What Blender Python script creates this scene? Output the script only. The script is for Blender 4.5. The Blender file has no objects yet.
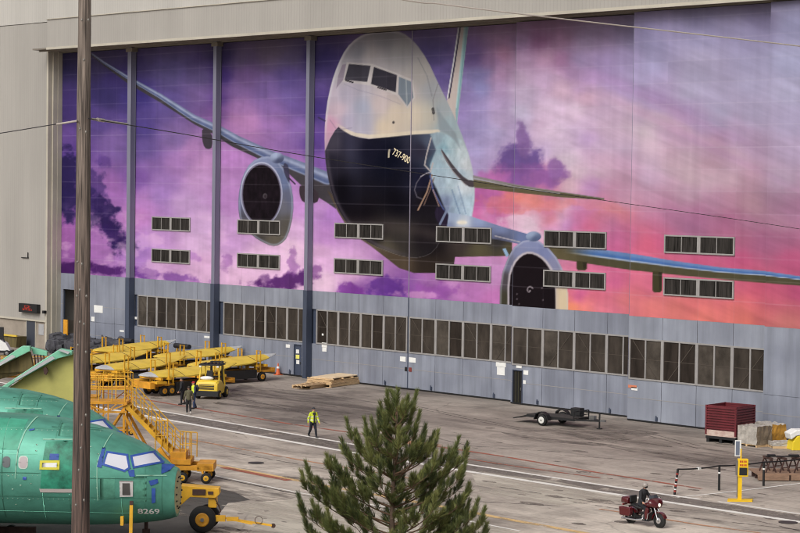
import bpy, bmesh, math, random
import numpy as np
from mathutils import Vector, Matrix
random.seed(7); rng = np.random.default_rng(7)
S = bpy.context.scene
COL = S.collection
R_ = math.radians

# ---------------------------------------------------------------- camera
F_PX, TH, PIT, ROLL, CD, CH = 2098.94, 0.74564, 0.038768, 0.013415, 102.0, 14.6
fw = np.array([-math.cos(TH)*math.cos(PIT), math.sin(TH)*math.cos(PIT), -math.sin(PIT)])
rr = np.cross(fw, [0, 0, 1]); rr /= np.linalg.norm(rr); uu = np.cross(rr, fw)
RR = math.cos(ROLL)*rr + math.sin(ROLL)*uu
UU = -math.sin(ROLL)*rr + math.cos(ROLL)*uu
CAM = np.array([0.0, -CD, CH])
cd = bpy.data.cameras.new('camera'); co = bpy.data.objects.new('camera', cd); COL.objects.link(co)
M = Matrix([[RR[i], UU[i], -fw[i], CAM[i]] for i in range(3)] + [[0, 0, 0, 1]])
co.matrix_world = M
cd.sensor_width = 36; cd.lens = F_PX/800*36; cd.clip_start = 0.5; cd.clip_end = 3000
S.camera = co
YR = math.pi/2 - TH                       # world angle of the direction "to the right in the picture"

def ray(px, py):
    return fw*F_PX + RR*(px-400) - UU*(py-266.5)
def gp(px, py, z=0.0):                    # point at height z
    d = ray(px, py); t = (z-CAM[2])/d[2]; return Vector(CAM+d*t)
def fp(px, py, y=0.0):                    # point on a plane parallel to the hangar front
    d = ray(px, py); t = (y-CAM[1])/d[1]; return Vector(CAM+d*t)
def dp(px, py, Z):                        # point at a distance from the camera
    return Vector(CAM+ray(px, py)*(Z/F_PX))

# ---------------------------------------------------------------- light
w = bpy.data.worlds.new("World"); S.world = w; w.use_nodes = True
nt = w.node_tree; nt.nodes.clear()
sky = nt.nodes.new('ShaderNodeTexSky'); sky.sky_type = 'NISHITA'; sky.sun_disc = False
SUN_EL, SUN_AZ = R_(42), R_(166)          # azimuth measured from +Y towards +X
sky.sun_elevation = SUN_EL; sky.sun_rotation = SUN_AZ
sky.air_density = 1.0; sky.dust_density = 6.0; sky.ozone_density = 1.0
hs = nt.nodes.new('ShaderNodeHueSaturation'); hs.inputs['Saturation'].default_value = 0.25
bg = nt.nodes.new('ShaderNodeBackground'); bg.inputs[1].default_value = 0.12
wo = nt.nodes.new('ShaderNodeOutputWorld')
nt.links.new(sky.outputs[0], hs.inputs['Color']); nt.links.new(hs.outputs[0], bg.inputs[0]); nt.links.new(bg.outputs[0], wo.inputs[0])
sd = bpy.data.lights.new('sun', 'SUN'); sd.energy = 1.3; sd.angle = R_(32); sd.color = (1, 0.96, 0.9)
so = bpy.data.objects.new('sun', sd); COL.objects.link(so)
sv = Vector((math.sin(SUN_AZ)*math.cos(SUN_EL), math.cos(SUN_AZ)*math.cos(SUN_EL), math.sin(SUN_EL)))
so.rotation_euler = sv.to_track_quat('Z', 'Y').to_euler(); so.location = (0, -60, 60)
vs = S.view_settings; vs.view_transform = 'Standard'; vs.look = 'None'; vs.gamma = 1; vs.exposure = 0.0
vs.use_curve_mapping = False
if hasattr(S, 'cycles'): S.cycles.filter_width = 1.1
MURAL_K = 0.835                            # reflectance of the printed film against its printed colour

# ---------------------------------------------------------------- materials
def lin(c):
    c = np.asarray(c, float)/255.0
    return np.where(c <= .04045, c/12.92, ((c+.055)/1.055)**2.4)
MATS = {}
def mat(name, rgb, rough=0.6, metal=0.0, noise=None, amt=0.2, bump=0.0, bscale=20, spec=0.5, second=None, coat=0.0, emit=None):
    """noise = (scale x, y, z) in object space; second = colour the noise mixes towards"""
    if name in MATS: return MATS[name]
    m = bpy.data.materials.new(name); m.use_nodes = True; t = m.node_tree
    b = t.nodes['Principled BSDF']
    c = lin(rgb); b.inputs['Base Color'].default_value = (*c, 1)
    b.inputs['Roughness'].default_value = rough; b.inputs['Metallic'].default_value = metal
    b.inputs['Specular IOR Level'].default_value = spec; b.inputs['Coat Weight'].default_value = coat
    if emit: b.inputs['Emission Color'].default_value = (*lin(rgb), 1); b.inputs['Emission Strength'].default_value = emit
    tc = t.nodes.new('ShaderNodeTexCoord')
    if noise:
        mp = t.nodes.new('ShaderNodeMapping'); mp.inputs['Scale'].default_value = noise
        n = t.nodes.new('ShaderNodeTexNoise'); n.inputs['Scale'].default_value = 1; n.inputs['Detail'].default_value = 6
        n.inputs['Roughness'].default_value = 0.62
        t.links.new(tc.outputs['Object'], mp.inputs[0]); t.links.new(mp.outputs[0], n.inputs[0])
        rp = t.nodes.new('ShaderNodeValToRGB'); rp.color_ramp.elements[0].position = .32; rp.color_ramp.elements[1].position = .68
        lo = lin(second) if second else c*(1-amt)
        hi = c if second else np.minimum(c*(1+amt*.7), .95)
        rp.color_ramp.elements[0].color = (*lo, 1); rp.color_ramp.elements[1].color = (*hi, 1)
        t.links.new(n.outputs[0], rp.inputs[0]); t.links.new(rp.outputs[0], b.inputs['Base Color'])
    if bump:
        n2 = t.nodes.new('ShaderNodeTexNoise'); n2.inputs['Scale'].default_value = bscale; n2.inputs['Detail'].default_value = 4
        t.links.new(tc.outputs['Object'], n2.inputs[0])
        bp = t.nodes.new('ShaderNodeBump'); bp.inputs['Strength'].default_value = bump; bp.inputs['Distance'].default_value = .02
        t.links.new(n2.outputs[0], bp.inputs['Height']); t.links.new(bp.outputs[0], b.inputs['Normal'])
    MATS[name] = m; return m

def siding_mat(name, rgb, period=0.62, dark=0.72):
    m = mat(name, rgb, .55, noise=(.25, .25, .05), amt=.10); t = m.node_tree; b = t.nodes['Principled BSDF']
    tc = [n for n in t.nodes if n.type == 'TEX_COORD'][0]
    sx = t.nodes.new('ShaderNodeSeparateXYZ'); t.links.new(tc.outputs['Object'], sx.inputs[0])
    dv = t.nodes.new('ShaderNodeMath'); dv.operation = 'DIVIDE'; dv.inputs[1].default_value = period; t.links.new(sx.outputs[0], dv.inputs[0])
    fr = t.nodes.new('ShaderNodeMath'); fr.operation = 'FRACT'; t.links.new(dv.outputs[0], fr.inputs[0])
    rp = t.nodes.new('ShaderNodeValToRGB'); e = rp.color_ramp.elements
    e[0].position = 0; e[0].color = (dark, dark, dark, 1); e[1].position = .12; e[1].color = (1, 1, 1, 1)
    x = e.new(.5); x.color = (.95, .95, .95, 1); x = e.new(.56); x.color = (dark*1.1, dark*1.1, dark*1.1, 1); x = e.new(.62); x.color = (1, 1, 1, 1)
    t.links.new(fr.outputs[0], rp.inputs[0])
    bp = t.nodes.new('ShaderNodeBump'); bp.inputs['Strength'].default_value = .7; bp.inputs['Distance'].default_value = .04
    t.links.new(rp.outputs[0], bp.inputs['Height']); t.links.new(bp.outputs[0], b.inputs['Normal'])
    # grooves multiplied darker, over the vertical rain streaks
    src = b.inputs['Base Color'].links[0].from_socket
    mx = t.nodes.new('ShaderNodeMix'); mx.data_type = 'RGBA'; mx.blend_type = 'MULTIPLY'; mx.inputs[0].default_value = .55
    t.links.new(src, mx.inputs[6]); t.links.new(rp.outputs[0], mx.inputs[7]); t.links.new(mx.outputs[2], b.inputs['Base Color'])
    return m

def panel_mat(name, rgb, streak=(1.6, 1.6, .12), amt=.16):
    m = mat(name, rgb, .45, noise=streak, amt=amt); t = m.node_tree; b = t.nodes['Principled BSDF']
    tc = [n for n in t.nodes if n.type == 'TEX_COORD'][0]
    n = t.nodes.new('ShaderNodeTexNoise'); n.inputs['Scale'].default_value = .35; n.inputs['Detail'].default_value = 7
    t.links.new(tc.outputs['Object'], n.inputs[0])
    rp = t.nodes.new('ShaderNodeValToRGB'); rp.color_ramp.elements[0].position = .35; rp.color_ramp.elements[0].color = (.78, .78, .8, 1)
    rp.color_ramp.elements[1].position = .62; rp.color_ramp.elements[1].color = (1, 1, 1, 1); t.links.new(n.outputs[0], rp.inputs[0])
    src = b.inputs['Base Color'].links[0].from_socket
    mx = t.nodes.new('ShaderNodeMix'); mx.data_type = 'RGBA'; mx.blend_type = 'MULTIPLY'; mx.inputs[0].default_value = 1
    t.links.new(src, mx.inputs[6]); t.links.new(rp.outputs[0], mx.inputs[7]); t.links.new(mx.outputs[2], b.inputs['Base Color'])
    return m

M_SID = siding_mat('beige_siding', (160, 156, 150)); M_SID2 = siding_mat('pale_siding', (178, 175, 169))
M_TRIM = mat('beige_trim', (178, 172, 158), .5, noise=(.5, .5, .5), amt=.12)
M_SOFF = mat('soffit', (120, 112, 102), .8, noise=(.5, .5, .5), amt=.2)
M_CONC = mat('concrete_base', (150, 140, 128), .85, noise=(.6, .6, .6), amt=.22, bump=.3)
M_GREY = panel_mat('grey_blue_panel', (134, 139, 152), amt=.2)
M_GREYL = panel_mat('grey_blue_panel_light', (141, 146, 158))
M_COLU = mat('column_upper', (116, 116, 134), .5, noise=(1, 1, .2), amt=.12)
M_COLL = mat('column_lower', (62, 70, 88), .5, noise=(1, 1, .2), amt=.15)
M_FRAME = mat('window_frame', (146, 143, 141), .5, noise=(2, 2, 2), amt=.1)
M_PANE = mat('window_pane', (62, 56, 51), .3, noise=(1.3, 1.3, .5), amt=.45, spec=.12)
M_PANE2 = mat('window_pane_grey', (74, 68, 62), .25, noise=(.9, .9, .7), amt=.5, spec=.2); M_PANE3 = mat('window_pane_dark', (48, 42, 38), .3, noise=(1.8, 1.8, .4), amt=.5, spec=.15)
M_LOUV = mat('louvre_pane', (50, 47, 45), .45, noise=(9, 9, .5), amt=.75, spec=.08)
M_BRACE = mat('brace_steel', (76, 69, 63), .6, spec=.1)
M_BLACK = mat('black', (22, 22, 24), .55); M_RUB = mat('rubber', (26, 25, 25), .8, noise=(6, 6, 6), amt=.3)
M_DARK = mat('dark_interior', (16, 14, 14), .9)
M_WHITE = mat('white_paint', (225, 225, 222), .5, noise=(3, 3, 3), amt=.08)
M_YEL = mat('yellow_paint', (216, 164, 42), .5, noise=(1.2, 1.2, 1.2), amt=.22)
M_YEL2 = mat('yellow_cover', (208, 178, 66), .55, noise=(.9, .9, .9), amt=.16)
M_ORG = mat('orange_paint', (208, 146, 38), .55, noise=(1.5, 1.5, 1.5), amt=.3)
M_STEEL = mat('steel', (150, 150, 150), .35, .9)
M_CHROME = mat('chrome', (225, 225, 228), .12, 1.0)
M_WOOD = mat('raw_wood', (200, 170, 130), .8, noise=(2, 8, 8), amt=.25)
M_RUST = mat('rust_steel', (70, 48, 42), .8, noise=(4, 4, 4), amt=.35)

# ---------------------------------------------------------------- mesh helpers
def tag(o, label=None, cat=None, group=None, kind=None):
    if label: o['label'] = label
    if cat: o['category'] = cat
    if group: o['group'] = group
    if kind: o['kind'] = kind
    return o
def empty(name, loc=(0, 0, 0), rz=0.0, label=None, cat=None, group=None):
    o = bpy.data.objects.new(name, None); COL.objects.link(o); o.location = loc; o.rotation_euler = (0, 0, rz)
    o.empty_display_size = .3
    return tag(o, label, cat, group)
def copy_tree(o, parent=None):
    c = o.copy(); COL.objects.link(c); c.parent = parent
    for ch in list(o.children): copy_tree(ch, c)
    return c

class MB:
    def __init__(s): s.v = []; s.f = []; s.mi = []; s.m = 0; s.sm = []; s.smooth = False
    def add(s, vs, fs, smooth=None):
        o = len(s.v); s.v += [tuple(v) for v in vs]
        for f in fs: s.f.append([i+o for i in f]); s.mi.append(s.m); s.sm.append(s.smooth if smooth is None else smooth)
    def box(s, c, d, rz=0, rot=None):
        x, y, z = d[0]/2, d[1]/2, d[2]/2
        p = [Vector(q) for q in ((-x,-y,-z),(x,-y,-z),(x,y,-z),(-x,y,-z),(-x,-y,z),(x,-y,z),(x,y,z),(-x,y,z))]
        m = rot if rot is not None else Matrix.Rotation(rz, 3, 'Z')
        s.add([m@q+Vector(c) for q in p], [(0,3,2,1),(4,5,6,7),(0,1,5,4),(1,2,6,5),(2,3,7,6),(3,0,4,7)], False)
    def bx(s, x0, x1, y0, y1, z0, z1): s.box(((x0+x1)/2, (y0+y1)/2, (z0+z1)/2), (x1-x0, y1-y0, z1-z0))
    def cyl(s, p0, p1, r0, r1=None, n=12, cap=True):
        r1 = r0 if r1 is None else r1; p0 = Vector(p0); p1 = Vector(p1); d = (p1-p0)
        if d.length < 1e-6: return
        q = d.to_track_quat('Z', 'Y'); a = q@Vector((1, 0, 0)); b = q@Vector((0, 1, 0)); vs = []
        for p, r in ((p0, r0), (p1, r1)):
            for i in range(n):
                t = 2*math.pi*i/n; vs.append(p+a*r*math.cos(t)+b*r*math.sin(t))
        s.add(vs, [(i, (i+1) % n, n+(i+1) % n, n+i) for i in range(n)], True)
        if cap: s.add(vs, [tuple(range(n))[::-1], tuple(range(n, 2*n))], False)
    def tube(s, pts, r, n=8):
        for a, b in zip(pts[:-1], pts[1:]): s.cyl(a, b, r, r, n)
    def bar(s, p0, p1, w, h=None):
        h = h or w; p0 = Vector(p0); p1 = Vector(p1); d = p1-p0; q = d.to_track_quat('X', 'Z').to_matrix()
        s.box((p0+p1)/2, (d.length, w, h), rot=q)
    def prism(s, pts, vec):
        n = len(pts); pts = [Vector(p) for p in pts]; vec = Vector(vec)
        s.add(pts+[p+vec for p in pts], [tuple(range(n))[::-1], tuple(range(n, 2*n))]+[(i, (i+1) % n, n+(i+1) % n, n+i) for i in range(n)], False)
    def loft(s, rings, cap=True, smooth=True):
        n = len(rings[0]); vs = [v for r in rings for v in r]; fs = []
        for k in range(len(rings)-1):
            for i in range(n): fs.append((k*n+i, k*n+(i+1) % n, (k+1)*n+(i+1) % n, (k+1)*n+i))
        s.add(vs, fs, smooth)
        if cap: s.add(list(rings[0])+list(rings[-1]), [tuple(range(n))[::-1], tuple(range(n, 2*n))], False)
    def ell(s, c, r, n=14, m=8, rot=None):
        rings = []
        for j in range(m+1):
            ph = math.pi*j/m - math.pi/2; ring = []
            for i in range(n):
                t = 2*math.pi*i/n; v = Vector((r[0]*math.cos(t)*max(math.cos(ph), .02), r[1]*math.sin(t)*max(math.cos(ph), .02), r[2]*math.sin(ph)))
                if rot is not None: v = rot@v
                ring.append(v+Vector(c))
            rings.append(ring)
        s.loft(rings)
    def lathe(s, c, axis, prof, n=24):
        """prof: (r, h) along axis"""
        q = Vector(axis).to_track_quat('Z', 'Y'); rings = []
        for r, h in prof:
            rings.append([Vector(c)+q@Vector((r*math.cos(2*math.pi*i/n), r*math.sin(2*math.pi*i/n), h)) for i in range(n)])
        s.loft(rings, cap=True)
    def build(s, name, mats, parent=None, bevel=0):
        me = bpy.data.meshes.new(name); me.from_pydata(s.v, [], s.f)
        if not isinstance(mats, (list, tuple)): mats = [mats]
        for m in mats: me.materials.append(m)
        me.polygons.foreach_set('material_index', s.mi); me.polygons.foreach_set('use_smooth', s.sm)
        me.update(); o = bpy.data.objects.new(name, me); COL.objects.link(o); o.parent = parent
        if bevel:
            b = o.modifiers.new('bevel', 'BEVEL'); b.width = bevel; b.segments = 2; b.limit_method = 'ANGLE'
        return o
def quick(name, m, parent, fn, bevel=0):
    b = MB(); fn(b); return b.build(name, m, parent, bevel)

def text_mesh(body, size, extrude=0.0, offset=0.0):
    cu = bpy.data.curves.new('lettering', 'FONT'); cu.body = body; cu.size = size; cu.extrude = extrude
    cu.offset = offset; cu.align_x = 'CENTER'; cu.align_y = 'CENTER'
    o = bpy.data.objects.new('lettering', cu); COL.objects.link(o)
    dg = bpy.context.evaluated_depsgraph_get(); dg.update()
    me = bpy.data.meshes.new_from_object(o.evaluated_get(dg)); bpy.data.objects.remove(o); return me

# ---------------------------------------------------------------- the mural print, as a function of picture position
def vnoise(x, y, seed):
    r = np.random.default_rng(seed).random((256, 256))
    xi = np.floor(x).astype(int); yi = np.floor(y).astype(int); fx = x-xi; fy = y-yi
    fx = fx*fx*(3-2*fx); fy = fy*fy*(3-2*fy)
    a = r[xi % 256, yi % 256]; b = r[(xi+1) % 256, yi % 256]; c = r[xi % 256, (yi+1) % 256]; d = r[(xi+1) % 256, (yi+1) % 256]
    return a*(1-fx)*(1-fy)+b*fx*(1-fy)+c*(1-fx)*fy+d*fx*fy
def fbm(x, y, seed, oct=5):
    s = 0; a = .5; t = 0
    for k in range(oct): s = s+a*vnoise(x*2**k, y*2**k, seed+k); t += a; a *= .55
    return s/t
def sstep(a, b, x):
    t = np.clip((x-a)/(b-a), 0, 1); return t*t*(3-2*t)

ANCH = """60 60 45 40 82;100 65 60 52 94;115 80 58 46 108;105 95 52 44 100;65 110 62 46 110;100 120 80 62 130;65 140 92 64 136;115 140 112 84 150;112 190 150 95 170;65 150 85 55 138;70 235 155 88 165;85 210 115 68 140;110 240 158 100 172;64 265 140 80 155;
140 60 68 58 108;170 70 84 74 128;200 78 92 78 132;138 95 56 46 120;170 100 92 76 146;200 95 110 85 146;142 130 72 58 130;145 150 95 75 145;175 140 122 96 160;150 165 126 90 160;190 150 165 116 176;205 165 180 130 186;175 165 156 110 176;
138 178 115 76 155;160 180 150 110 180;200 180 186 140 196;160 197 156 116 190;148 202 172 116 186;185 205 186 146 200;140 215 186 120 190;205 225 200 160 210;160 240 190 140 205;200 245 205 165 210;140 246 162 112 195;175 262 195 145 200;205 266 208 160 205;
223 55 50 42 85;240 58 90 75 112;270 55 96 82 108;290 60 86 75 112;245 75 102 74 130;290 78 82 66 130;240 90 116 86 146;265 90 110 85 150;290 95 105 85 155;240 105 150 105 166;270 105 126 93 160;297 105 104 80 154;235 120 166 113 166;250 122 172 118 175;275 122 150 106 175;298 125 130 96 170;221 75 58 40 108;222 100 84 56 130;224 116 115 76 145;
228 160 172 116 186;230 200 176 122 190;300 170 165 112 185;300 205 185 130 200;297 230 212 168 216;295 250 228 188 222;232 240 200 150 212;255 262 224 180 220;235 285 216 172 210;205 268 216 170 214;
315 60 52 44 96;316 110 62 46 118;318 140 88 60 142;320 165 118 78 160;318 205 180 130 195;331 215 166 112 190;325 235 186 130 200;320 255 216 166 214;325 282 226 188 218;336 268 212 164 214;350 272 208 158 206;362 290 140 84 165;395 290 120 68 150;380 282 162 108 175;
432 55 75 65 115;440 75 90 76 136;475 58 94 74 130;478 75 116 110 165;480 90 125 125 180;468 95 130 114 170;465 110 140 120 180;490 60 140 105 150;505 55 165 115 150;500 75 170 130 170;500 90 166 136 180;500 105 170 146 190;500 122 180 156 196;480 110 150 136 190;470 126 146 130 186;478 128 150 140 190;495 130 165 154 200;512 125 172 150 195;540 125 195 166 196;552 132 205 180 206;480 150 156 146 196;490 152 165 146 190;546 150 190 165 205;480 170 160 146 195;545 180 180 100 160;497 177 176 100 152;
520 45 134 105 145;540 42 130 86 126;560 42 135 100 132;585 45 140 120 155;600 35 138 116 152;625 30 130 115 152;520 60 160 130 165;550 60 165 126 158;562 62 154 106 150;580 60 150 130 175;605 65 148 128 178;625 60 150 135 180;520 80 175 150 180;545 80 180 150 186;570 72 165 130 175;588 82 170 136 185;610 90 165 138 188;625 95 165 140 186;520 95 185 165 196;560 90 200 165 190;585 100 200 160 186;615 115 188 158 186;520 112 186 175 205;550 110 200 175 205;575 112 205 180 205;
560 125 200 176 205;580 125 190 165 200;605 127 190 165 190;628 125 190 165 185;590 136 170 140 185;560 146 200 176 205;600 145 185 160 190;625 146 176 155 185;566 160 205 185 205;600 160 190 155 180;625 160 180 145 175;580 172 200 175 190;600 175 190 160 180;625 178 175 135 160;590 188 180 130 185;570 186 200 165 180;620 192 188 135 168;
480 195 176 86 156;478 207 186 82 150;495 197 180 90 170;508 198 216 110 110;505 206 205 100 130;495 210 190 106 175;500 217 196 102 170;478 216 200 100 160;487 213 220 145 195;506 223 210 130 180;520 200 225 125 110;535 202 220 126 115;550 201 202 112 138;520 211 220 165 195;534 219 216 186 210;526 226 220 190 215;545 212 200 110 150;550 219 210 116 130;553 228 212 145 192;515 230 215 140 186;
562 206 205 165 190;558 220 210 170 200;566 226 180 130 190;575 206 195 125 180;590 210 190 110 160;580 218 190 106 155;605 213 212 120 125;595 220 195 110 140;625 215 215 116 126;610 223 175 110 160;575 229 190 96 146;590 226 200 90 130;615 236 186 90 146;630 236 195 100 150;628 200 190 148 174;600 204 200 126 165;615 255 190 80 136;
608 275 215 105 145;615 283 200 86 145;640 277 220 110 140;650 285 205 95 135;640 291 215 105 120;580 297 205 86 150;600 298 220 100 130;625 300 220 120 115;573 306 240 140 95;600 306 215 115 135;650 302 220 120 115;615 309 215 110 140;650 311 225 115 115;585 305 230 125 115;
645 95 165 145 185;655 98 156 136 180;690 95 165 160 190;715 95 165 156 190;650 108 160 135 176;690 108 156 140 180;715 116 156 154 185;650 118 176 155 185;680 120 165 130 170;700 125 160 135 175;645 131 195 180 186;670 131 180 150 180;690 132 160 130 166;715 141 155 116 150;650 146 195 170 185;670 149 180 145 166;700 150 176 145 170;690 156 190 165 180;650 160 186 160 185;670 164 195 165 180;710 166 180 140 160;740 135 165 140 175;755 115 164 155 188;755 150 168 140 172;735 160 180 150 175;
650 175 180 155 185;690 175 186 160 172;710 177 186 160 175;650 196 185 140 170;690 196 170 140 160;715 200 165 120 150;645 215 185 125 160;670 215 170 110 150;700 216 160 95 136;650 228 176 100 140;690 226 156 100 140;642 232 215 106 130;645 244 224 90 120;657 241 190 80 125;640 262 225 96 130;660 262 215 95 128;700 262 195 80 122;740 262 185 74 118;
730 180 190 160 175;747 178 175 135 156;780 180 165 145 170;730 200 175 125 150;750 206 175 135 150;780 200 156 116 145;790 210 160 110 145;730 220 160 90 130;750 226 160 110 140;780 222 165 120 145;742 240 165 90 122;760 240 160 90 130;785 240 156 90 126;
740 285 200 90 120;755 290 190 76 106;775 290 190 80 115;797 290 180 70 115;745 300 215 100 110;775 300 190 86 110;740 312 215 110 105;760 315 205 100 105;785 310 195 100 110;745 321 225 115 100;785 322 200 115 110;690 305 215 105 110;700 318 222 115 105;675 312 222 118 112;790 262 180 78 120;
640 30 128 122 165;700 20 118 112 150;760 20 112 104 140;650 45 140 135 175;650 65 150 145 185;700 40 145 140 178;700 60 160 152 184;700 78 162 155 188;750 40 138 132 170;750 60 150 145 180;750 85 160 154 188;640 82 158 150 190;790 20 135 134 170;790 60 155 155 190;790 95 162 158 190;790 120 165 155 190;790 150 168 150 182;
470 290 176 106 176;440 292 150 90 165;490 275 186 130 186;480 262 190 130 186;490 299 190 110 180;455 284 190 130 190;400 200 150 90 170;400 100 120 90 160"""
def sky_paint(x, y):
    A = np.array([[float(q) for q in r.split()] for r in ANCH.replace('\n', '').split(';') if r.strip()])
    wx = x+9*(fbm(x/24, y/18, 3)-.5); wy = y+9*(fbm(x/24, y/18, 9)-.5)
    num = np.zeros((len(x), 3)); den = np.zeros(len(x))
    for a in A:
        d2 = ((wx-a[0])**2+(1.15*(wy-a[1]))**2); k = 1/(d2+np.where(x > 600, 190., 80.))**2.0
        num += k[:, None]*a[2:][None]; den += k
    c = num/den[:, None]
    def blob(cx, cy, rx, ry, rot, col, st, nz=1.0, sc=10, seed=20, soft=.32):
        nonlocal c
        ca, sa = math.cos(R_(rot)), math.sin(R_(rot)); dx = x-cx; dy = y-cy
        d = np.sqrt(((dx*ca+dy*sa)/rx)**2+((-dx*sa+dy*ca)/ry)**2)
        if st == 0: return
        d = d+nz*(fbm(x/sc, y/sc*1.1, seed)-.5)*2
        a = sstep(1+soft, 1-soft, d)*st; c = c*(1-a[:, None])+np.array(col)[None]*a[:, None]
    # dark clouds at the far left
    blob(64, 178, 14, 26, 0, (36, 26, 76), .95, seed=31)
    blob(66, 200, 13, 18, 10, (36, 26, 78), .9, seed=33)
    blob(103, 215, 36, 12, 58, (38, 24, 80), .95, seed=35); blob(120, 238, 18, 7, 40, (44, 24, 86), .9, seed=36)
    blob(104, 162, 9, 6, 20, (80, 50, 130), .6, seed=37); blob(95, 185, 12, 16, 0, (58, 40, 104), .7, seed=39)
    blob(70, 268, 22, 6, -4, (62, 22, 88), .95, .8, 7, 41); blob(106, 270, 22, 5, 3, (72, 26, 102), .9, .8, 7, 43)
    blob(146, 274, 16, 6, 8, (100, 46, 142), .85, .9, 7, 45); blob(180, 279, 20, 5, 8, (112, 56, 150), .7, .9, 7, 47)
    blob(200, 286, 16, 3, 4, (120, 60, 150), .8, .9, 6, 49); blob(226, 262, 5, 9, 0, (140, 84, 160), .55, .9, 6, 51)
    blob(282, 281, 28, 8, -8, (80, 32, 104), .95, .8, 8, 53); blob(293, 263, 5, 12, 0, (140, 80, 160), .6, 1, 6, 55)
    blob(316, 272, 6, 6, 0, (110, 50, 130), .6, .8, 6, 57); blob(192, 256, 10, 4, 0, (160, 100, 185), .5, 1, 8, 58)
    blob(352, 291, 14, 7, 0, (116, 46, 150), .8, .9, 9, 59); blob(385, 288, 22, 9, 10, (88, 40, 140), .8, .9, 9, 61)
    blob(435, 290, 20, 8, 0, (140, 66, 160), .6, .9, 9, 63); blob(420, 295, 22, 4, 4, (210, 150, 200), .6, .9, 9, 64)
    # purple cloud in the middle and its glowing underside
    blob(518, 162, 20, 21, 0, (98, 72, 142), .92, .7, 12, 65, .3); blob(530, 177, 32, 13, 0, (130, 80, 152), .8, .7, 12, 67)
    blob(523, 140, 7, 16, -8, (122, 88, 150), .85, .5, 9, 68, .3); blob(556, 170, 8, 13, 0, (136, 92, 158), .85, .5, 9, 69, .25)
    blob(492, 178, 14, 9, 0, (176, 96, 170), .7, .9, 10, 70)
    blob(528, 204, 40, 7, 3, (220, 122, 116), .45, 1.0, 13, 71); blob(505, 207, 20, 6, 0, (205, 100, 130), .5, .9, 10, 72)
    blob(522, 228, 26, 9, 15, (222, 194, 214), .6, 1.0, 12, 73); blob(504, 238, 14, 6, 0, (224, 180, 205), .3, .9, 9, 74)
    blob(600, 205, 28, 5, 10, (215, 130, 130), .35, 1.0, 14, 75)
    # long pale streaks at the right
    for (cx, cy, rx, ry, rot, col, st, sd_) in [(655, 118, 70, 6, 24, (214, 180, 184), 0.30, 77), (700, 142, 80, 4, 26, (176, 130, 176), 0.28, 79), (650, 95, 60, 5, 22, (158, 120, 178), 0.28, 81),
             (720, 160, 80, 5, 24, (202, 160, 190), 0.23, 83), (690, 118, 60, 4, 24, (168, 128, 176), 0.25, 85), (600, 130, 60, 8, 20, (214, 178, 206), 0.25, 87),
             (650, 175, 60, 5, 20, (206, 160, 196), 0.20, 89), (740, 128, 50, 4, 26, (176, 150, 186), 0.25, 91), (590, 160, 10, 22, 10, (200, 160, 205), 0.20, 92)]:
        blob(cx, cy, rx, ry, rot, col, st, .5, 20, sd_, .7)
    n = fbm(x/16, y/9, 101)-.5; n2 = fbm((x+y*.4)/60, (y-.42*x)/7, 111)-.5; rt = sstep(560, 640, x)
    c = c*(1+(.18-.13*rt)*n+(.10+.06*rt)*n2)[:, None]
    gy = c.mean(1)[:, None]; c = gy+(c-gy)*.90; c = c+4
    hi_ = sstep(.52, .72, fbm(x/22, y/12, 131))*sstep(300, 250, x)*sstep(195, 240, y)*.45; c = c*(1-hi_[:, None])+np.array([226, 184, 222])*hi_[:, None]
    return c

def inpoly(x, y, P):
    """signed distance, negative inside (picture units)"""
    P = np.array(P, float); d = np.full(len(x), 1e9); ins = np.zeros(len(x), bool)
    for i in range(len(P)):
        a = P[i]; b = P[(i+1) % len(P)]; e = b-a; l2 = max((e**2).sum(), 1e-9)
        t = np.clip(((x-a[0])*e[0]+(y-a[1])*e[1])/l2, 0, 1)
        d = np.minimum(d, (x-a[0]-t*e[0])**2+(y-a[1]-t*e[1])**2)
        cr = ((a[1] > y) != (b[1] > y)); den = (b[1]-a[1]) if abs(b[1]-a[1]) > 1e-9 else 1e-9
        ins ^= cr & (x < (b[0]-a[0])*(y-a[1])/den+a[0])
    d = np.sqrt(d); return np.where(ins, -d, d)
def smoothpoly(P, it=2):
    P = [np.array(p, float) for p in P]
    for _ in range(it):
        Q = []
        for i in range(len(P)):
            a, b = P[i], P[(i+1) % len(P)]; Q += [a*.75+b*.25, a*.25+b*.75]
        P = Q
    return P
def distline(x, y, P):
    d = np.full(len(x), 1e9); tt = np.zeros(len(x)); P = np.array(P, float)
    for i in range(len(P)-1):
        a, b = P[i], P[i+1]; e = b-a; t = np.clip(((x-a[0])*e[0]+(y-a[1])*e[1])/(e**2).sum(), 0, 1)
        q = (x-a[0]-t*e[0])**2+(y-a[1]-t*e[1])**2; k = q < d; d = np.where(k, q, d); tt = np.where(k, i+t, tt)
    return np.sqrt(d), tt

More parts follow.
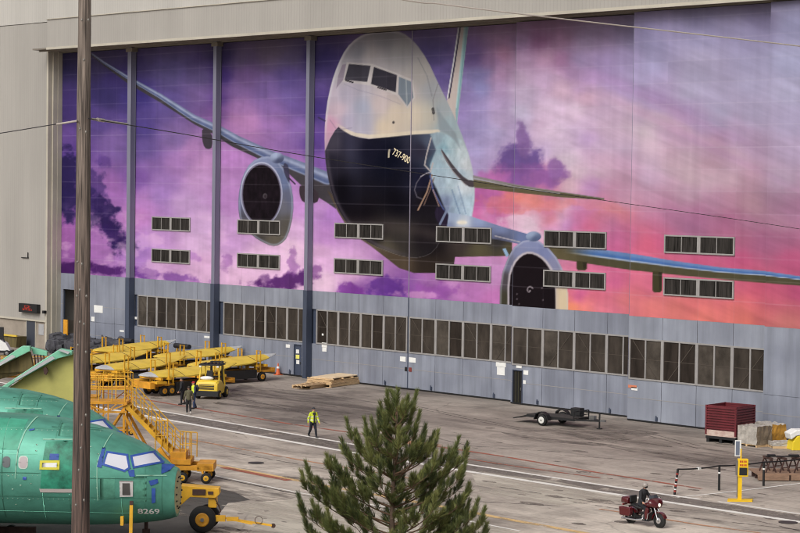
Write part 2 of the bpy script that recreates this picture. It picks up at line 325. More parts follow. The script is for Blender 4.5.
def paint(x, y):
    c = sky_paint(x, y)
    def over(a, col):
        nonlocal c
        col = np.asarray(col, float); col = col[None] if col.ndim == 1 else col
        c = c*(1-a[:, None])+col*a[:, None]
    def fill(P, col, st=1.0, sm=0, aa=.36, grad=None):
        Pb = np.array(P, float)
        P = smoothpoly(P, sm) if sm else P
        sel = (x > Pb[:, 0].min()-3) & (x < Pb[:, 0].max()+3) & (y > Pb[:, 1].min()-3) & (y < Pb[:, 1].max()+3)
        if not sel.any(): return
        xs, ys = x[sel], y[sel]; d = inpoly(xs, ys, P); a = np.zeros(len(x)); a[sel] = np.clip(.5-d/(2*aa), 0, 1)*st
        if callable(col):
            cc = np.zeros((len(x), 3)); cc[sel] = col(xs, ys, d); over(a, cc)
        else: over(a, col)
    def line(P, wd, col, st=1.0, soft=.5):
        Pb = np.array(P, float); m = wd+3
        sel = (x > Pb[:, 0].min()-m) & (x < Pb[:, 0].max()+m) & (y > Pb[:, 1].min()-m) & (y < Pb[:, 1].max()+m)
        if not sel.any(): return
        d, t = distline(x[sel], y[sel], P); a = np.zeros(len(x)); a[sel] = sstep(wd/2+soft, wd/2-soft*.3, d)*st; over(a, col)
    def anchors(L, xs, ys, p=1.6, e=25):
        num = 0; den = 0
        for (ax, ay, cr, cg, cb) in L:
            k = 1/((xs-ax)**2+(ys-ay)**2+e)**p; num = num+k[:, None]*np.array([cr, cg, cb])[None]; den = den+k
        return num/den[:, None]
    nz = lambda xs, ys, s=8, q=5: (fbm(xs/s, ys/s, q)-.5)
    # vertical tail
    fill([(458.5, 26), (468.5, 26), (466.7, 40), (456.5, 128), (449, 112), (447, 101), (452, 75)], (188, 176, 172))
    fill([(464.5, 26), (468.5, 26), (466.5, 42), (456.5, 126), (455.6, 112)], (128, 164, 172)); fill([(464, 26), (466, 26), (457, 108), (455.6, 108)], (170, 200, 202), .7)
    line([(460.4, 26), (455, 62), (449, 98)], 1.1, (58, 54, 74)); line([(458.8, 26), (453.5, 62), (447.5, 98)], .9, (206, 206, 212))
    # left wing
    UP = [(92, 53), (104, 61.5), (127.6, 75.6), (161.4, 94), (195, 115), (220.4, 126), (239, 136), (269.4, 149.8), (306.5, 163.5), (328, 172)]
    LO = [(336, 209), (326, 202), (306, 190), (286, 171), (259, 159), (232, 146.6), (212, 133.5), (195, 124.8), (161, 103), (127.6, 83.4), (104, 66), (91, 55.5)]
    def wcol(xs, ys, d):
        du, t = distline(xs, ys, UP); th = 1.6+np.clip((xs-92)/236, 0, 1)*11
        q = du/th
        hi = np.array([150, 160, 190.]); bl = np.array([86, 98, 136.]); dk = np.array([66, 62, 68.]); md = np.array([112, 120, 152.])
        cc = md[None]*np.ones((len(xs), 1))
        a = np.exp(-((q-.35)/.16)**2)[:, None]; cc = cc*(1-a)+hi*a
        a = sstep(.42, .8, q)[:, None]; cc = cc*(1-a)+bl*a
        a = sstep(.88, 1.05, q)[:, None]; cc = cc*(1-a)+dk*a
        a = np.exp(-((q-.95)/.07)**2)[:, None]*.7; cc = cc*(1-a)+hi*a
        return cc*(1+.15*nz(xs, ys, 6)[:, None])
    fill(UP+LO, wcol)
    fill([(202, 127), (212, 132), (212.5, 147), (209, 149.5), (204.5, 148), (202, 140)], (64, 58, 68), sm=1)
    fill([(300, 184), (318, 190), (319, 201), (313, 204), (309, 199), (305, 203), (301, 200), (299, 192)], (62, 52, 60), sm=1)
    # left engine
    OUT = [(265, 155.5), (276, 158), (287, 173), (293, 192), (293.5, 214), (288, 237), (280, 245), (272, 246.5), (262, 242), (254, 237), (242, 226), (238.5, 214), (238.3, 196), (242, 177), (251, 161.5)]
    def ecol(xs, ys, d):
        L = [(262, 158, 128, 138, 172), (284, 180, 104, 116, 152), (290, 200, 92, 96, 120), (288, 225, 84, 80, 76), (275, 240, 96, 90, 80), (258, 235, 70, 66, 64), (240, 200, 98, 102, 132), (241, 222, 74, 72, 84), (283, 205, 104, 104, 116)]
        cc = anchors(L, xs, ys); a = np.exp(-((-d-1.2)/1.0)**2)[:, None]*.5; return cc*(1-a)+np.array([168, 176, 204])*a
    fill(OUT, ecol, sm=1)
    th = np.linspace(0, 2*np.pi, 40, endpoint=False)
    E = lambda cx, cy, rx, ry: [(cx+rx*math.cos(t), cy+ry*math.sin(t)) for t in th]
    fill(E(261.5, 194, 21, 32), (176, 180, 206)); fill(E(261.5, 194.5, 20, 31), (110, 106, 128)); fill(E(261.6, 194.5, 18.8, 29.5), lambda xs, ys, d: np.array([26, 20, 26.])[None]*(1+.9*(fbm((xs-262)/2, (ys-194)/6, 7)-.5))[:, None])
    fill(E(265, 196, 2.2, 2.8), (120, 112, 120), .5); fill(E(265.3, 196.4, 1.2, 1.7), (48, 40, 46))
    fill(E(277, 158, 7, 5.4), lambda xs, ys, d: anchors([(275, 155, 160, 172, 202), (279, 162, 70, 76, 104)], xs, ys, 1.6, 4))
    fill([(284, 162), (289, 166), (290, 184), (287, 180), (283, 170)], (60, 58, 80), .9, 1); line([(289, 178), (295, 184)], 1, (46, 40, 52))
    # belly and wing box
    fill([(327, 190), (345, 205), (420, 215), (470, 220), (512, 232), (512, 256), (455, 257), (453, 273), (414, 273), (399, 268), (372, 247), (350, 232), (338, 212)],
         lambda xs, ys, d: anchors([(370, 240, 96, 84, 70), (400, 264, 78, 66, 54), (430, 268, 46, 38, 34), (430, 245, 24, 20, 22), (480, 250, 84, 78, 60), (510, 250, 80, 74, 56), (460, 240, 60, 52, 50), (440, 230, 22, 18, 26), (500, 238, 48, 46, 50)], xs, ys))
    # fuselage
    FUS = [(370, 32.0), (388, 30.4), (402, 31.8), (415, 42), (427.5, 60), (438, 83), (450, 107), (460.5, 131), (468, 152), (472.5, 170), (474.5, 184), (474.5, 200), (472, 216), (462, 226), (444, 234), (434, 252), (420, 258), (405, 257), (390, 252.5), (372, 245), (354, 232.5), (341, 215), (332.5, 197), (327, 173), (325, 155), (324.3, 134), (326.2, 107), (331.3, 83), (337.5, 65), (346, 48), (357, 37.5)]
    def fcol(xs, ys, d):
        L = [(385, 38, 138, 138, 146), (360, 50, 142, 142, 154), (400, 55, 150, 148, 152), (420, 75, 158, 154, 152), (345, 95, 168, 162, 180), (338, 110, 196, 176, 190), (330, 125, 196, 150, 176), (350, 120, 168, 162, 184), (362, 108, 158, 162, 182), (362, 122, 166, 166, 184), (360, 128, 172, 168, 186),
             (380, 105, 190, 176, 178), (395, 115, 202, 188, 172), (385, 128, 208, 192, 172), (415, 115, 200, 188, 172), (430, 115, 186, 180, 168), (440, 110, 150, 158, 164), (447, 125, 150, 168, 176), (432, 90, 150, 152, 158), (340, 75, 176, 172, 180), (333, 95, 188, 176, 192), (370, 55, 168, 162, 166), (405, 92, 176, 166, 166)]
        cc = anchors(L, xs, ys, 1.7, 20)
        a = (np.exp(-((-d-1.0)/1.3)**2)*sstep(420, 380, xs)*sstep(150, 110, ys))[:, None]*.75; cc = cc*(1-a)+np.array([206, 202, 212])*a
        return cc
    fill(FUS, fcol, sm=1)
    # cream band above the dark chin, then the dark chin
    CH_ = [(321, 156), (326, 149), (330, 139), (335, 130.5), (338.5, 127), (343, 130.5), (351, 135.2), (360, 137.8), (369, 139), (390, 137), (414, 134.6), (436, 133.6), (442, 139), (446, 150), (452, 170), (452, 200), (447, 240), (434, 262), (380, 262), (318, 262), (318, 150)]
    fusd = inpoly(x, y, smoothpoly(FUS, 1)); inside = np.clip(.5-fusd/.9, 0, 1)
    bd, _ = distline(x, y, [(336, 124.5), (340, 127), (347, 131.5), (355, 134.6), (369, 136.6), (390, 135.2), (414, 132.6), (438, 131.4)])
    over(inside*sstep(2.6, 1.2, bd)*.85*sstep(333, 348, x), (214, 202, 182))
    dch = inpoly(x, y, CH_); L = [(350, 142, 40, 38, 54), (333, 142, 66, 62, 76), (330, 165, 34, 32, 44), (345, 190, 12, 10, 18), (370, 150, 20, 20, 36), (390, 160, 10, 12, 28), (405, 175, 8, 8, 20), (420, 150, 44, 42, 58), (430, 142, 76, 84, 104), (400, 200, 10, 8, 16), (360, 215, 14, 10, 16), (375, 235, 30, 26, 28), (400, 235, 52, 48, 46), (385, 248, 80, 74, 64), (425, 235, 26, 22, 26), (425, 200, 22, 18, 24), (422, 180, 20, 20, 40), (440, 165, 90, 120, 140)]
    over(inside*np.clip(.5-dch/.9, 0, 1), anchors(L, x, y, 1.6, 16))
    gl = np.exp(-((x-352-.10*(y-150))/9)**2)*sstep(236, 150, y)*.16+np.exp(-((x-408)/12)**2)*sstep(150, 170, y)*sstep(225, 180, y)*.12
    ed = np.exp(-((-fusd-2.2)/1.8)**2)*sstep(140, 165, y)*sstep(420, 380, x)*.5
    over(inside*np.clip(.5-dch/.9, 0, 1)*np.clip(gl, 0, 1), (110, 116, 150)); over(inside*ed, (92, 84, 96))
    over(inside*np.exp(-((y-224-.02*(x-360)**2/10)/7)**2)*.35*np.clip(.5-dch/.9, 0, 1), (84, 74, 72))
    # blue and white flank behind
    FL = [(430, 134), (438, 132), (462, 140), (468, 152), (472.5, 170), (474.5, 184), (474.5, 200), (472, 217), (452, 222), (444, 207), (437, 190), (431, 178), (430, 165), (436, 150)]
    def lcol(xs, ys, d):
        L = [(436, 140, 140, 158, 170), (445, 148, 130, 162, 176), (440, 165, 150, 172, 186), (446, 160, 168, 184, 194), (450, 145, 160, 180, 188), (462, 150, 176, 188, 194), (468, 165, 186, 192, 198), (465, 185, 196, 204, 212), (470, 205, 176, 196, 212), (450, 185, 172, 190, 202), (455, 205, 150, 170, 190), (442, 185, 152, 170, 186), (446, 203, 120, 132, 160), (460, 175, 160, 176, 190)]
        cc = anchors(L, xs, ys, 1.8, 8); return cc*(1+.22*nz(xs*1.0, ys*.5, 3))[:, None]
    fill(FL, lcol, aa=.9)
    fill([(437, 108), (444, 118), (456, 134), (461, 150), (454, 140), (447, 134), (439, 130)], (128, 138, 146), .7, aa=1)
    fill([(440.5, 148), (442.5, 150), (455, 168), (466, 179.5), (475, 181), (475, 187.5), (467, 186.5), (454.5, 173.5), (445, 160)], (66, 58, 64), .95, 1)
    line([(441, 151), (453, 171.5), (466, 185.5)], .7, (150, 140, 140), .6); line([(452, 190), (460, 214)], .8, (96, 120, 150), .6); line([(458, 186), (466, 214)], .8, (110, 130, 160), .5)
    # door frame lines and details on the dark nose
    line([(431, 138), (426.5, 155), (424.6, 165), (430.5, 171.5), (433, 163)], 1.1, (176, 168, 168), .9)
    line([(438, 84), (433, 100), (434, 120)], .7, (120, 118, 122), .6); line([(418, 58), (427, 76), (432, 96)], .7, (120, 122, 128), .6)
    line([(433, 109), (433.5, 113)], 2.6, (60, 58, 60), .8)
    line([(421, 176.5), (416.5, 183), (414.5, 190), (417, 197), (422, 199)], .8, (96, 92, 104), .8); line([(421, 176.5), (426, 173.5), (431, 172)], .9, (170, 165, 172), .8)
    line([(432, 175), (427, 192), (418, 210)], 1.2, (172, 140, 118), .85); line([(434, 178), (430, 190), (424, 205)], .8, (120, 96, 86), .8)
    line([(430, 174), (433, 190), (441, 205), (449, 218)], 1.2, (84, 96, 150), .8); line([(433, 190), (439, 206)], 1.0, (186, 150, 140), .6)
    fill([(437, 205), (449, 214), (453, 226), (440, 226), (434, 215)], (40, 32, 52), .9, 1)
    # cockpit glass
    FR = (190, 184, 184)
    fill([(346.6, 62.2), (372.5, 64), (398.5, 74), (413, 80), (415, 98), (407.6, 108.6), (396, 95), (370, 85.5), (342.6, 81.8)], FR, .75)
    fill([(348.9, 64), (370.6, 65.8), (367.2, 82), (344.6, 79.8)], (62, 60, 70)); fill([(373.9, 66.9), (397, 75.2), (395.8, 92.4), (371, 84)], (52, 50, 60))
    fill([(398.9, 76.8), (411.2, 81.6), (413.4, 97.4), (407.3, 106.2), (398.2, 94)], (116, 126, 138)); line([(406, 79.5), (407, 106)], .7, (160, 166, 170), .8)
    fill([(342.4, 64.6), (346.2, 64), (343.2, 80), (336.2, 88.6), (338, 76)], (138, 126, 144), .85)
    line([(346, 80.5), (353, 82.5)], 1.1, (44, 42, 48)); line([(378, 87.5), (386, 90)], 1.1, (60, 56, 60)); fill(E(393.5, 122.5, 1.2, 1.4), (60, 56, 60), .9); line([(318.5, 117.5), (325, 121)], 1, (56, 48, 80))
    line([(344, 84), (358, 90), (380, 96), (400, 104)], .5, (130, 128, 146), .35); line([(330, 120), (337, 130), (352, 128)], .6, (120, 110, 130), .4)
    line([(389.3, 150), (388.6, 157)], 1.3, (206, 196, 170), .9)
    # right wing
    fill([(449, 212.5), (458, 214), (470, 216), (500, 226), (533, 235.5), (533, 247), (500, 240), (446, 232)],
         lambda xs, ys, d: anchors([(455, 216, 150, 166, 194), (462, 222, 200, 206, 214), (480, 221, 142, 156, 192), (500, 230, 120, 132, 172), (525, 238, 104, 116, 156), (450, 230, 104, 116, 150), (500, 238, 74, 76, 96), (480, 232, 104, 112, 146)], xs, ys))
    fill(E(462, 222.5, 5, 2), (236, 226, 206), .8, aa=1.2); line([(448, 208), (444, 216), (440, 224)], 2, (120, 132, 160), .9)
    line([(495, 236), (520, 242)], .9, (176, 170, 178), .8)
    UP2 = [(548, 243), (575, 246), (600, 249.2), (640, 255), (675, 261), (720, 267.3), (763.5, 270.8), (800, 276.2), (860, 285), (930, 295.5)]
    LO2 = [(930, 300), (860, 293.2), (800, 285.8), (763, 282.8), (735, 280.6), (675, 274.8), (630, 270), (600, 265.5), (575, 261.5), (550, 258)]
    def w2(xs, ys, d):
        du, t = distline(xs, ys, UP2); dl, t2 = distline(xs, ys, LO2)
        q = du/(du+dl+1e-3); q = q/np.clip(.55-(xs-560)/1400, .38, .55)
        b1 = np.array([104, 132, 180.]); b2 = np.array([72, 108, 168.]); li = np.array([190, 196, 206.]); ol = np.array([78, 74, 56.])
        cc = np.ones((len(xs), 1))*b1; a = sstep(.2, .7, q)[:, None]; cc = cc*(1-a)+b2*a
        a = sstep(.92, 1.02, q)[:, None]; cc = cc*(1-a)+ol*a; a = np.exp(-((q-.9)/.10)**2)[:, None]*.8; cc = cc*(1-a)+li*a
        a = (sstep(600, 560, xs))[:, None]; cc = cc*(1-a)+np.array([92, 84, 62])*a
        return cc*(1+.12*nz(xs, ys, 6))[:, None]
    fill(UP2+LO2, w2)
    for (a, b, c0, d0) in [(652.5, 271, 662, 292.5), (576.5, 261, 587, 270.5)]:
        fill([(a, b), (c0, b+1), (c0, d0-2), (c0-2, d0), (a+1.5, d0), (a, d0-2)], (66, 62, 44)); fill([(a+6, b+1), (c0, b+1), (c0-1, d0-2), (a+7, d0-2)], (40, 36, 30), .6)
    # right engine
    OUT2 = [(499.6, 310), (500, 288), (502.5, 272), (508, 257.5), (514, 247), (523, 240.8), (531, 239.6), (539, 241), (548.5, 248), (556.6, 257.5), (562, 268), (566, 281), (568, 293), (568, 316), (500, 316)]
    def e2(xs, ys, d):
        L = [(531, 244, 132, 140, 178), (520, 250, 126, 132, 166), (545, 252, 122, 130, 170), (556, 264, 128, 130, 160), (562, 280, 170, 160, 156), (563, 300, 212, 192, 160), (503, 280, 76, 70, 76), (503, 300, 62, 60, 48), (508, 263, 110, 112, 136)]
        cc = anchors(L, xs, ys, 1.8, 9); a = np.exp(-((-d-.8)/1.0)**2)[:, None]*.45; return cc*(1-a)+np.array([190, 192, 208])*a
    fill(OUT2, e2)
    IN2 = [(507.5, 316), (507.5, 278), (512.5, 263), (520, 254.2), (529.5, 250.8), (541, 255), (549.5, 263.5), (557, 278), (559, 295), (559, 316)]
    fill(IN2, (186, 178, 186), sm=1, aa=.8)
    fill([(509.3, 316), (509.3, 279), (514.2, 264.5), (521.5, 256), (529.5, 253), (539.5, 256.8), (547.5, 265), (554.5, 279), (555.6, 296), (555.6, 316)], (26, 20, 24), sm=1, aa=.6)
    fill([(556, 288), (567, 286), (567, 312), (556, 312)], (206, 188, 160), .85, aa=1)
    sp = [(529.5+r*math.cos(a), 290.3+1.25*r*math.sin(a)) for a, r in [(k*.45, .4+k*.24) for k in range(14)]]
    line(sp, .8, (140, 130, 138), .9)
    for q in [(517, 294), (517, 299), (519, 304), (543, 300), (542, 288)]: fill(E(q[0], q[1], .7, .9), (110, 100, 108), .7)
    fill(E(533.5, 236.5, 7.6, 5), lambda xs, ys, d: anchors([(531, 233, 150, 166, 196), (536, 240, 84, 96, 128)], xs, ys, 1.6, 4)); fill([(502.5, 249), (505.5, 248), (509, 255), (506.5, 257.5)], (140, 170, 200))
    # horizontal tail
    def tc_(xs, ys, d):
        top = 175.5+(xs-473)*.172; q = np.clip((ys-top)/(12-(xs-473)*.077), 0, 1)
        a = sstep(.28, .42, q)[:, None]; return np.array([132, 126, 128.])*(1-a)+np.array([92, 86, 66.])*a
    fill([(473, 175.3), (515, 184.3), (560, 191.6), (604, 198), (604.5, 200), (560, 197.2), (515, 192.4), (474, 187.6)], tc_)
    line([(474, 178.5), (515, 187), (560, 193.6)], .6, (176, 176, 190), .7)
    return c

# ---------------------------------------------------------------- hangar doors
ZB, ZT, WB0, WB1 = 6.59, 25.58, 2.70, 5.16
BAYS = [(-154.0, -142.95, 0.0), (-142.95, -131.4, 0.0), (-131.4, -120.1, 0.0), (-120.1, -109.48, 0.0), (-109.44, -98.3, 0.0), (-98.4, -86.97, -.80), (-86.97, -75.95, -2.02), (-75.95, -62.0, -2.61)]
mm = bpy.data.materials.new('mural_print'); mm.use_nodes = True; t_ = mm.node_tree
at_ = t_.nodes.new('ShaderNodeAttribute'); at_.attribute_name = 'print'; b_ = t_.nodes['Principled BSDF']
t_.links.new(at_.outputs['Color'], b_.inputs['Base Color']); b_.inputs['Roughness'].default_value = .55; b_.inputs['Specular IOR Level'].default_value = .03
tcn = t_.nodes.new('ShaderNodeTexCoord'); nn = t_.nodes.new('ShaderNodeTexNoise'); nn.inputs['Scale'].default_value = .9; nn.inputs['Detail'].default_value = 3
t_.links.new(tcn.outputs['Object'], nn.inputs[0]); bb_ = t_.nodes.new('ShaderNodeBump'); bb_.inputs['Strength'].default_value = .25; bb_.inputs['Distance'].default_value = .12
t_.links.new(nn.outputs[0], bb_.inputs['Height']); t_.links.new(bb_.outputs[0], b_.inputs['Normal'])

def mural(x0, x1, y, parent, label):
    nx = int((x1-x0)/.078); nz_ = int((ZT-ZB)/.055)
    X, Z = np.meshgrid(np.linspace(x0, x1, nx), np.linspace(ZB, ZT, nz_)); X = X.ravel(); Z = Z.ravel()
    P = np.stack([X, np.full_like(X, y), Z], 1)-CAM; dz = P@fw
    px = 400+F_PX*(P@RR)/dz; py = 266.5-F_PX*(P@UU)/dz
    c = paint(px, py)
    # sheet joints: pale horizontal lines, fainter vertical ones, hand-applied film tone differences
    k = (Z-ZB)/1.318; fz = np.abs(k-np.round(k))*1.318; hl = (np.exp(-(fz/.028)**2))*(np.abs(np.round(k)) > .5)
    st = .12+.30*fbm(X*.35+50, np.round(k)*7.3, 211)
    kx = (X-x0)/((x1-x0)/4); fx = np.abs(kx-np.round(kx))*((x1-x0)/4); vl = np.exp(-(fx/.03)**2)*.09
    a = (hl*st*.62+vl*.6)[:, None]; c = c*(1-a)+np.array([206, 196, 212])*a
    tone = 1+.05*(vnoise(np.floor(kx)*3.7+x0, np.floor(k)*5.1, 77)-.5)
    streak = 1+.10*(fbm(X*2.2, Z*.18, 301)-.5)+.05*(fbm(X*.6, Z*.6, 307)-.5)
    c = c*(tone*streak)[:, None]
    # run-off stains below the header
    top = sstep(ZT-3.2*fbm(X*.9, X*0, 401), ZT, Z)*.22; c = c*(1-top[:, None])+np.array([120, 112, 128])*top[:, None]
    col = lin(np.clip(c, 4, 252))*MURAL_K
    lum = col@np.array([.2126, .7152, .0722])
    me = bpy.data.meshes.new('mural_panel'); n = nx*nz_; me.vertices.add(n)
    me.vertices.foreach_set('co', np.stack([X, np.full(n, y), Z], 1).astype(np.float32).ravel())
    I = np.arange((nz_-1)*nx).reshape(nz_-1, nx)[:, :-1].ravel(); q = np.stack([I, I+1, I+1+nx, I+nx], 1)
    me.loops.add(q.size); me.loops.foreach_set('vertex_index', q.ravel().astype(np.int32))
    me.polygons.add(len(q)); me.polygons.foreach_set('loop_start', np.arange(0, q.size, 4, dtype=np.int32))
    me.update(calc_edges=True)
    ca = me.color_attributes.new('print', 'FLOAT_COLOR', 'POINT'); ca.data.foreach_set('color', np.concatenate([col, np.ones((n, 1))], 1).astype(np.float32).ravel())
    me.materials.append(mm); o = bpy.data.objects.new('mural_panel', me); COL.objects.link(o); o.parent = parent
    return o

LEAF_LABEL = ['hangar door leaf at the far left with dark purple clouds and an open doorway', 'hangar door leaf showing the thin outer left wing of the mural aircraft', 'hangar door leaf showing the left engine of the mural aircraft',
 'hangar door leaf showing the left half of the mural aircraft nose', 'hangar door leaf showing the right half of the nose and the upright tail', 'hangar door leaf showing the right engine and orange sunset cloud',
 'hangar door leaf with pale lilac sky above the pink wing section, behind the red bin', 'forwardmost hangar door leaf at the right edge with the far wing section and no windows']
WNS = [None, (.12, 10.6, .0), None]
def leaf(i):
    x0, x1, y = BAYS[i]; r = empty('hangar_door', (0, 0, 0), 0, LEAF_LABEL[i], 'hangar door', 'leaves of the hangar door')
    r.location = (0, 0, 0)
    mural(x0, x1, y, r, None)
    # body behind the skin
    b = MB(); b.bx(x0, x1, y+.02, y+.32, 5.3, ZT); b.build('door_core', M_SOFF, r)
    wins = 1 <= i <= 6
    dx = {0: (-153.5, -151.3, 5.2), 2: (-122.15, -121.25, 2.45), 5: (-98.25, -97.30, 2.32)}.get(i)
    g = MB()
    def strip(z0, z1, dep=.1, hole=None):
        n = 5; e = np.linspace(x0, x1, n)
        for k in range(n-1):
            a, c = e[k]+(.0 if k == 0 else .018), e[k+1]-(.018 if k < n-2 else 0)
            segs = [(a, c, z0)]
            if hole:
                h0, h1, hz = hole; segs = []
                if c <= h0 or a >= h1: segs = [(a, c, z0)]
                else:
                    if a < h0: segs.append((a, h0, z0))
                    if c > h1: segs.append((h1, c, z0))
                    segs.append((max(a, h0), min(c, h1), hz))
            for (s0, s1, zz) in segs:
                if s1-s0 > .02 and z1-zz > .02: g.bx(s0, s1, y-.02, y+dep, zz, z1)
    strip(WB1+.07 if wins else 2.6, ZB-.004, hole=dx if i == 0 else None)
    strip(.12, WB0-.07 if wins else 2.58, hole=dx)
    g.build('lower_panel', M_GREYL if i in (6,) else M_GREY, r)
    back = MB()
    if not dx: back.bx(x0, x1, y+.1, y+.2, .1, 5.3)
    else:
        back.bx(x0, dx[0], y+.1, y+.2, .1, 5.3) if dx[0] > x0+.05 else None
        back.bx(dx[1], x1, y+.1, y+.2, .1, 5.3); back.bx(dx[0], dx[1], y+.1, y+.2, dx[2], 5.3)
    back.m = 1; back.bx(x0, x1, y-.03, y+.2, .02, .115); back.build('door_back', [M_COLL, M_BLACK], r)
    tr = MB(); zs = [1.45] if i != 0 else [1.45, 3.9]
    for zz in zs:
        if dx: tr.bx(x0, max(dx[0], x0+.01), y-.032, y-.02, zz, zz+.035); tr.bx(dx[1], x1, y-.032, y-.02, zz, zz+.035)
        else: tr.bx(x0, x1, y-.032, y-.02, zz, zz+.035)
    tr.build('seam_strip', M_FRAME, r)
    if wins:
        a0, a1 = x0+(.55 if i < 4 else .08), x1-(.25 if i < 3 else .06)
        if i in (1, 2): a0 += .0
        full = {5: 9.4, 6: 9.0, 4: 0}.get(i, 0)
        n = 4; pw = (a1-a0)/n
        for k in range(n):
            p0, p1 = a0+k*pw, a0+(k+1)*pw
            f = MB(); yy0, yy1 = y-.07, y+.06
            f.bx(p0, p1, yy0, yy1, WB0-.07, WB0+.03); f.bx(p0, p1, yy0, yy1, WB1-.03, WB1+.07)
            for (q0, q1) in ((p0, p0+.11), (p1-.11, p1), ((p0+p1)/2-.05, (p0+p1)/2+.05)): f.bx(q0, q1, yy0, yy1, WB0+.03, WB1-.03)
            fo = f.build('window', M_FRAME, r)
            for (q0, q1) in ((p0+.11, (p0+p1)/2-.05), ((p0+p1)/2+.05, p1-.11)):
                pb = MB(); pb.bx(q0, q1, y-.01, y+.03, WB0+.03, WB1-.03); pb.build('pane', random.choice((M_PANE, M_PANE, M_PANE2, M_PANE3)), fo)
            br = MB(); zm = (WB0+WB1)/2
            br.bx(p0+.14, p1-.14, y-.022, y-.014, zm-.02, zm+.02)
            if (k+i) % 3 == 2: pass
            elif k % 2 == 0: br.bar((p0+.3, y-.026, WB1-.1), (p1-.5, y-.026, WB0+.1), .012, .05)
            else: br.bar((p0+.5, y-.026, WB0+.1), (p1-.3, y-.026, WB1-.1), .012, .05)
            br.build('brace', M_BRACE, fo)
        lx = {1: (-140.5, -135.3), 2: (-129.18, -123.93), 3: (-117.6, -112.22), 4: (-106.68, -101.23), 5: (-95.52, -90.03), 6: (-84.17, -78.7)}[i]
        for (z0, z1) in ((10.64, 11.76), (8.02, 9.14)):
            f = MB(); u0, u1 = lx; ya, yb = y-.09, y-.003; um = (u0+u1)/2
            f.bx(u0, u1, ya, yb, z0, z0+.09); f.bx(u0, u1, ya, yb, z1-.09, z1)
            for (q0, q1) in ((u0, u0+.1), (u1-.1, u1), (um-.13, um+.13)): f.bx(q0, q1, ya, yb, z0+.09, z1-.09)
            for c in ((u0+um)/2, (u1+um)/2): f.bx(c-.025, c+.025, ya+.02, yb, z0+.09, z1-.09)
            fo = f.build('louvre_window', M_FRAME, r)
            for (q0, q1) in ((u0+.1, um-.13), (um+.13, u1-.1)): pb = MB(); pb.bx(q0, q1, y-.04, y-.004, z0+.09, z1-.09); pb.build('pane', M_LOUV, fo)
    # wheels and latches at the foot
    for q in (.22, .78):
        xx = x0+(x1-x0)*q; ft = MB(); ft.bx(xx-.08, xx+.08, y-.10, y-.02, .16, .40); ft.bx(xx-.04, xx+.04, y-.12, y-.10, .2, .5); ft.build('foot_bolt', M_COLL, r)
    return r
LEAVES = [leaf(i) for i in range(8)]

# personnel doors and signs fixed to leaves (parts of the leaf they move with)
def small_door(r, x0, x1, z, y, opn=False):
    f = MB(); f.bx(x0-.06, x0, y-.06, y+.1, .1, z+.06); f.bx(x1, x1+.06, y-.06, y+.1, .1, z+.06); f.bx(x0, x1, y-.06, y+.1, z, z+.06)
    fo = f.build('personnel_door', M_COLL, r)
    b = MB(); b.bx(x0, x1, y+.02, y+.06, .1, z); b.build('leaf_or_dark_fill', M_DARK if opn else M_COLL, fo)  # an open door gets a near-black sheet for its unlit interior
    h = MB(); h.bx(x1-.14, x1-.1, y-.03, y+.02, .95, 1.15); h.build('handle', M_STEEL, fo); return fo
small_door(LEAVES[2], -122.15+.06, -121.25-.06, 2.38, 0)
pn = MB()
pn.bx(-121.95, -121.6, .0, .018, 1.75, 2.05); pn.bx(-121.9, -121.55, .0, .018, .95, 1.25); pn.build('door_notice', M_WHITE, LEAVES[2])
pn = MB(); pn.bx(-121.97, -121.55, .0, .018, 1.35, 1.65); pn.build('door_notice', mat('notice_yellow', (226, 220, 110), .6), LEAVES[2])
dd = small_door(LEAVES[5], -98.25+.06, -97.30-.06, 2.26, -.8, True)
b = MB(); b.bx(-97.95, -97.9, -.84, -.79, .15, 2.2); b.bx(-97.7, -97.66, -.84, -.79, .15, 2.2); b.build('strip_curtain', mat('olive_dark', (58, 56, 40), .6), dd)
def plate(i, px, py, wm, hm, m=None, lines=True, name='wall_sign'):
    y = BAYS[i][2]; p = fp(px, py, y-.03); b = MB(); b.bx(p.x-wm/2, p.x+wm/2, y-.045, y-.034, p.z-hm/2, p.z+hm/2); o = b.build(name, m or M_WHITE, LEAVES[i])
    return o
for (i, px, py, wm, hm) in [(0, 98.5, 309, 1.3, .62), (0, 93, 319, .5, .4), (0, 122, 331, .6, .16), (1, 207, 337, .7, .16), (3, 324.5, 345, .6, .35), (3, 324.5, 349.5, .5, .3), (3, 403, 359, .6, .35), (4, 412.5, 360, .7, .35),
                            (4, 501, 364.5, .95, .3), (4, 501, 371, .75, .55), (5, 526, 372.5, .45, .3), (5, 524.6, 382, .25, .25), (2, 288, 346, .5, .25), (1, 136, 318, .3, .2), (3, 322.8, 334.5, .2, .15), (5, 519, 366.5, .5, .2)]:
    plate(i, px, py, wm, hm)
plate(6, 632.5, 386.5, .7, .18, mat('sign_orange', (200, 120, 90), .6)); plate(6, 634.5, 388.7, .5, .2)
plate(4, 410.3, 369.5, .3, .3, mat('red_lock', (120, 50, 45), .6), name='lock_box'); plate(3, 406, 369, .25, .3, M_BLACK, name='lock_box')
# bright joint strip where the two central leaves meet
b = MB(); b.bx(-109.485, -109.435, -.05, .0, 6.6, ZT); b.m = 1; b.bx(-109.50, -109.42, -.05, .0, .1, 6.59); b.build('meeting_strip', [mat('pale_strip', (142, 136, 152), .5), M_COLL], LEAVES[4])
b = MB(); b.bx(-98.42, -98.40, -.81, -.1, .1, ZT); b.build('edge_trim', M_COLU, LEAVES[5])
b = MB(); b.bx(-86.99, -86.97, -2.03, -.9, .1, ZT); b.build('edge_trim', M_COLU, LEAVES[6])
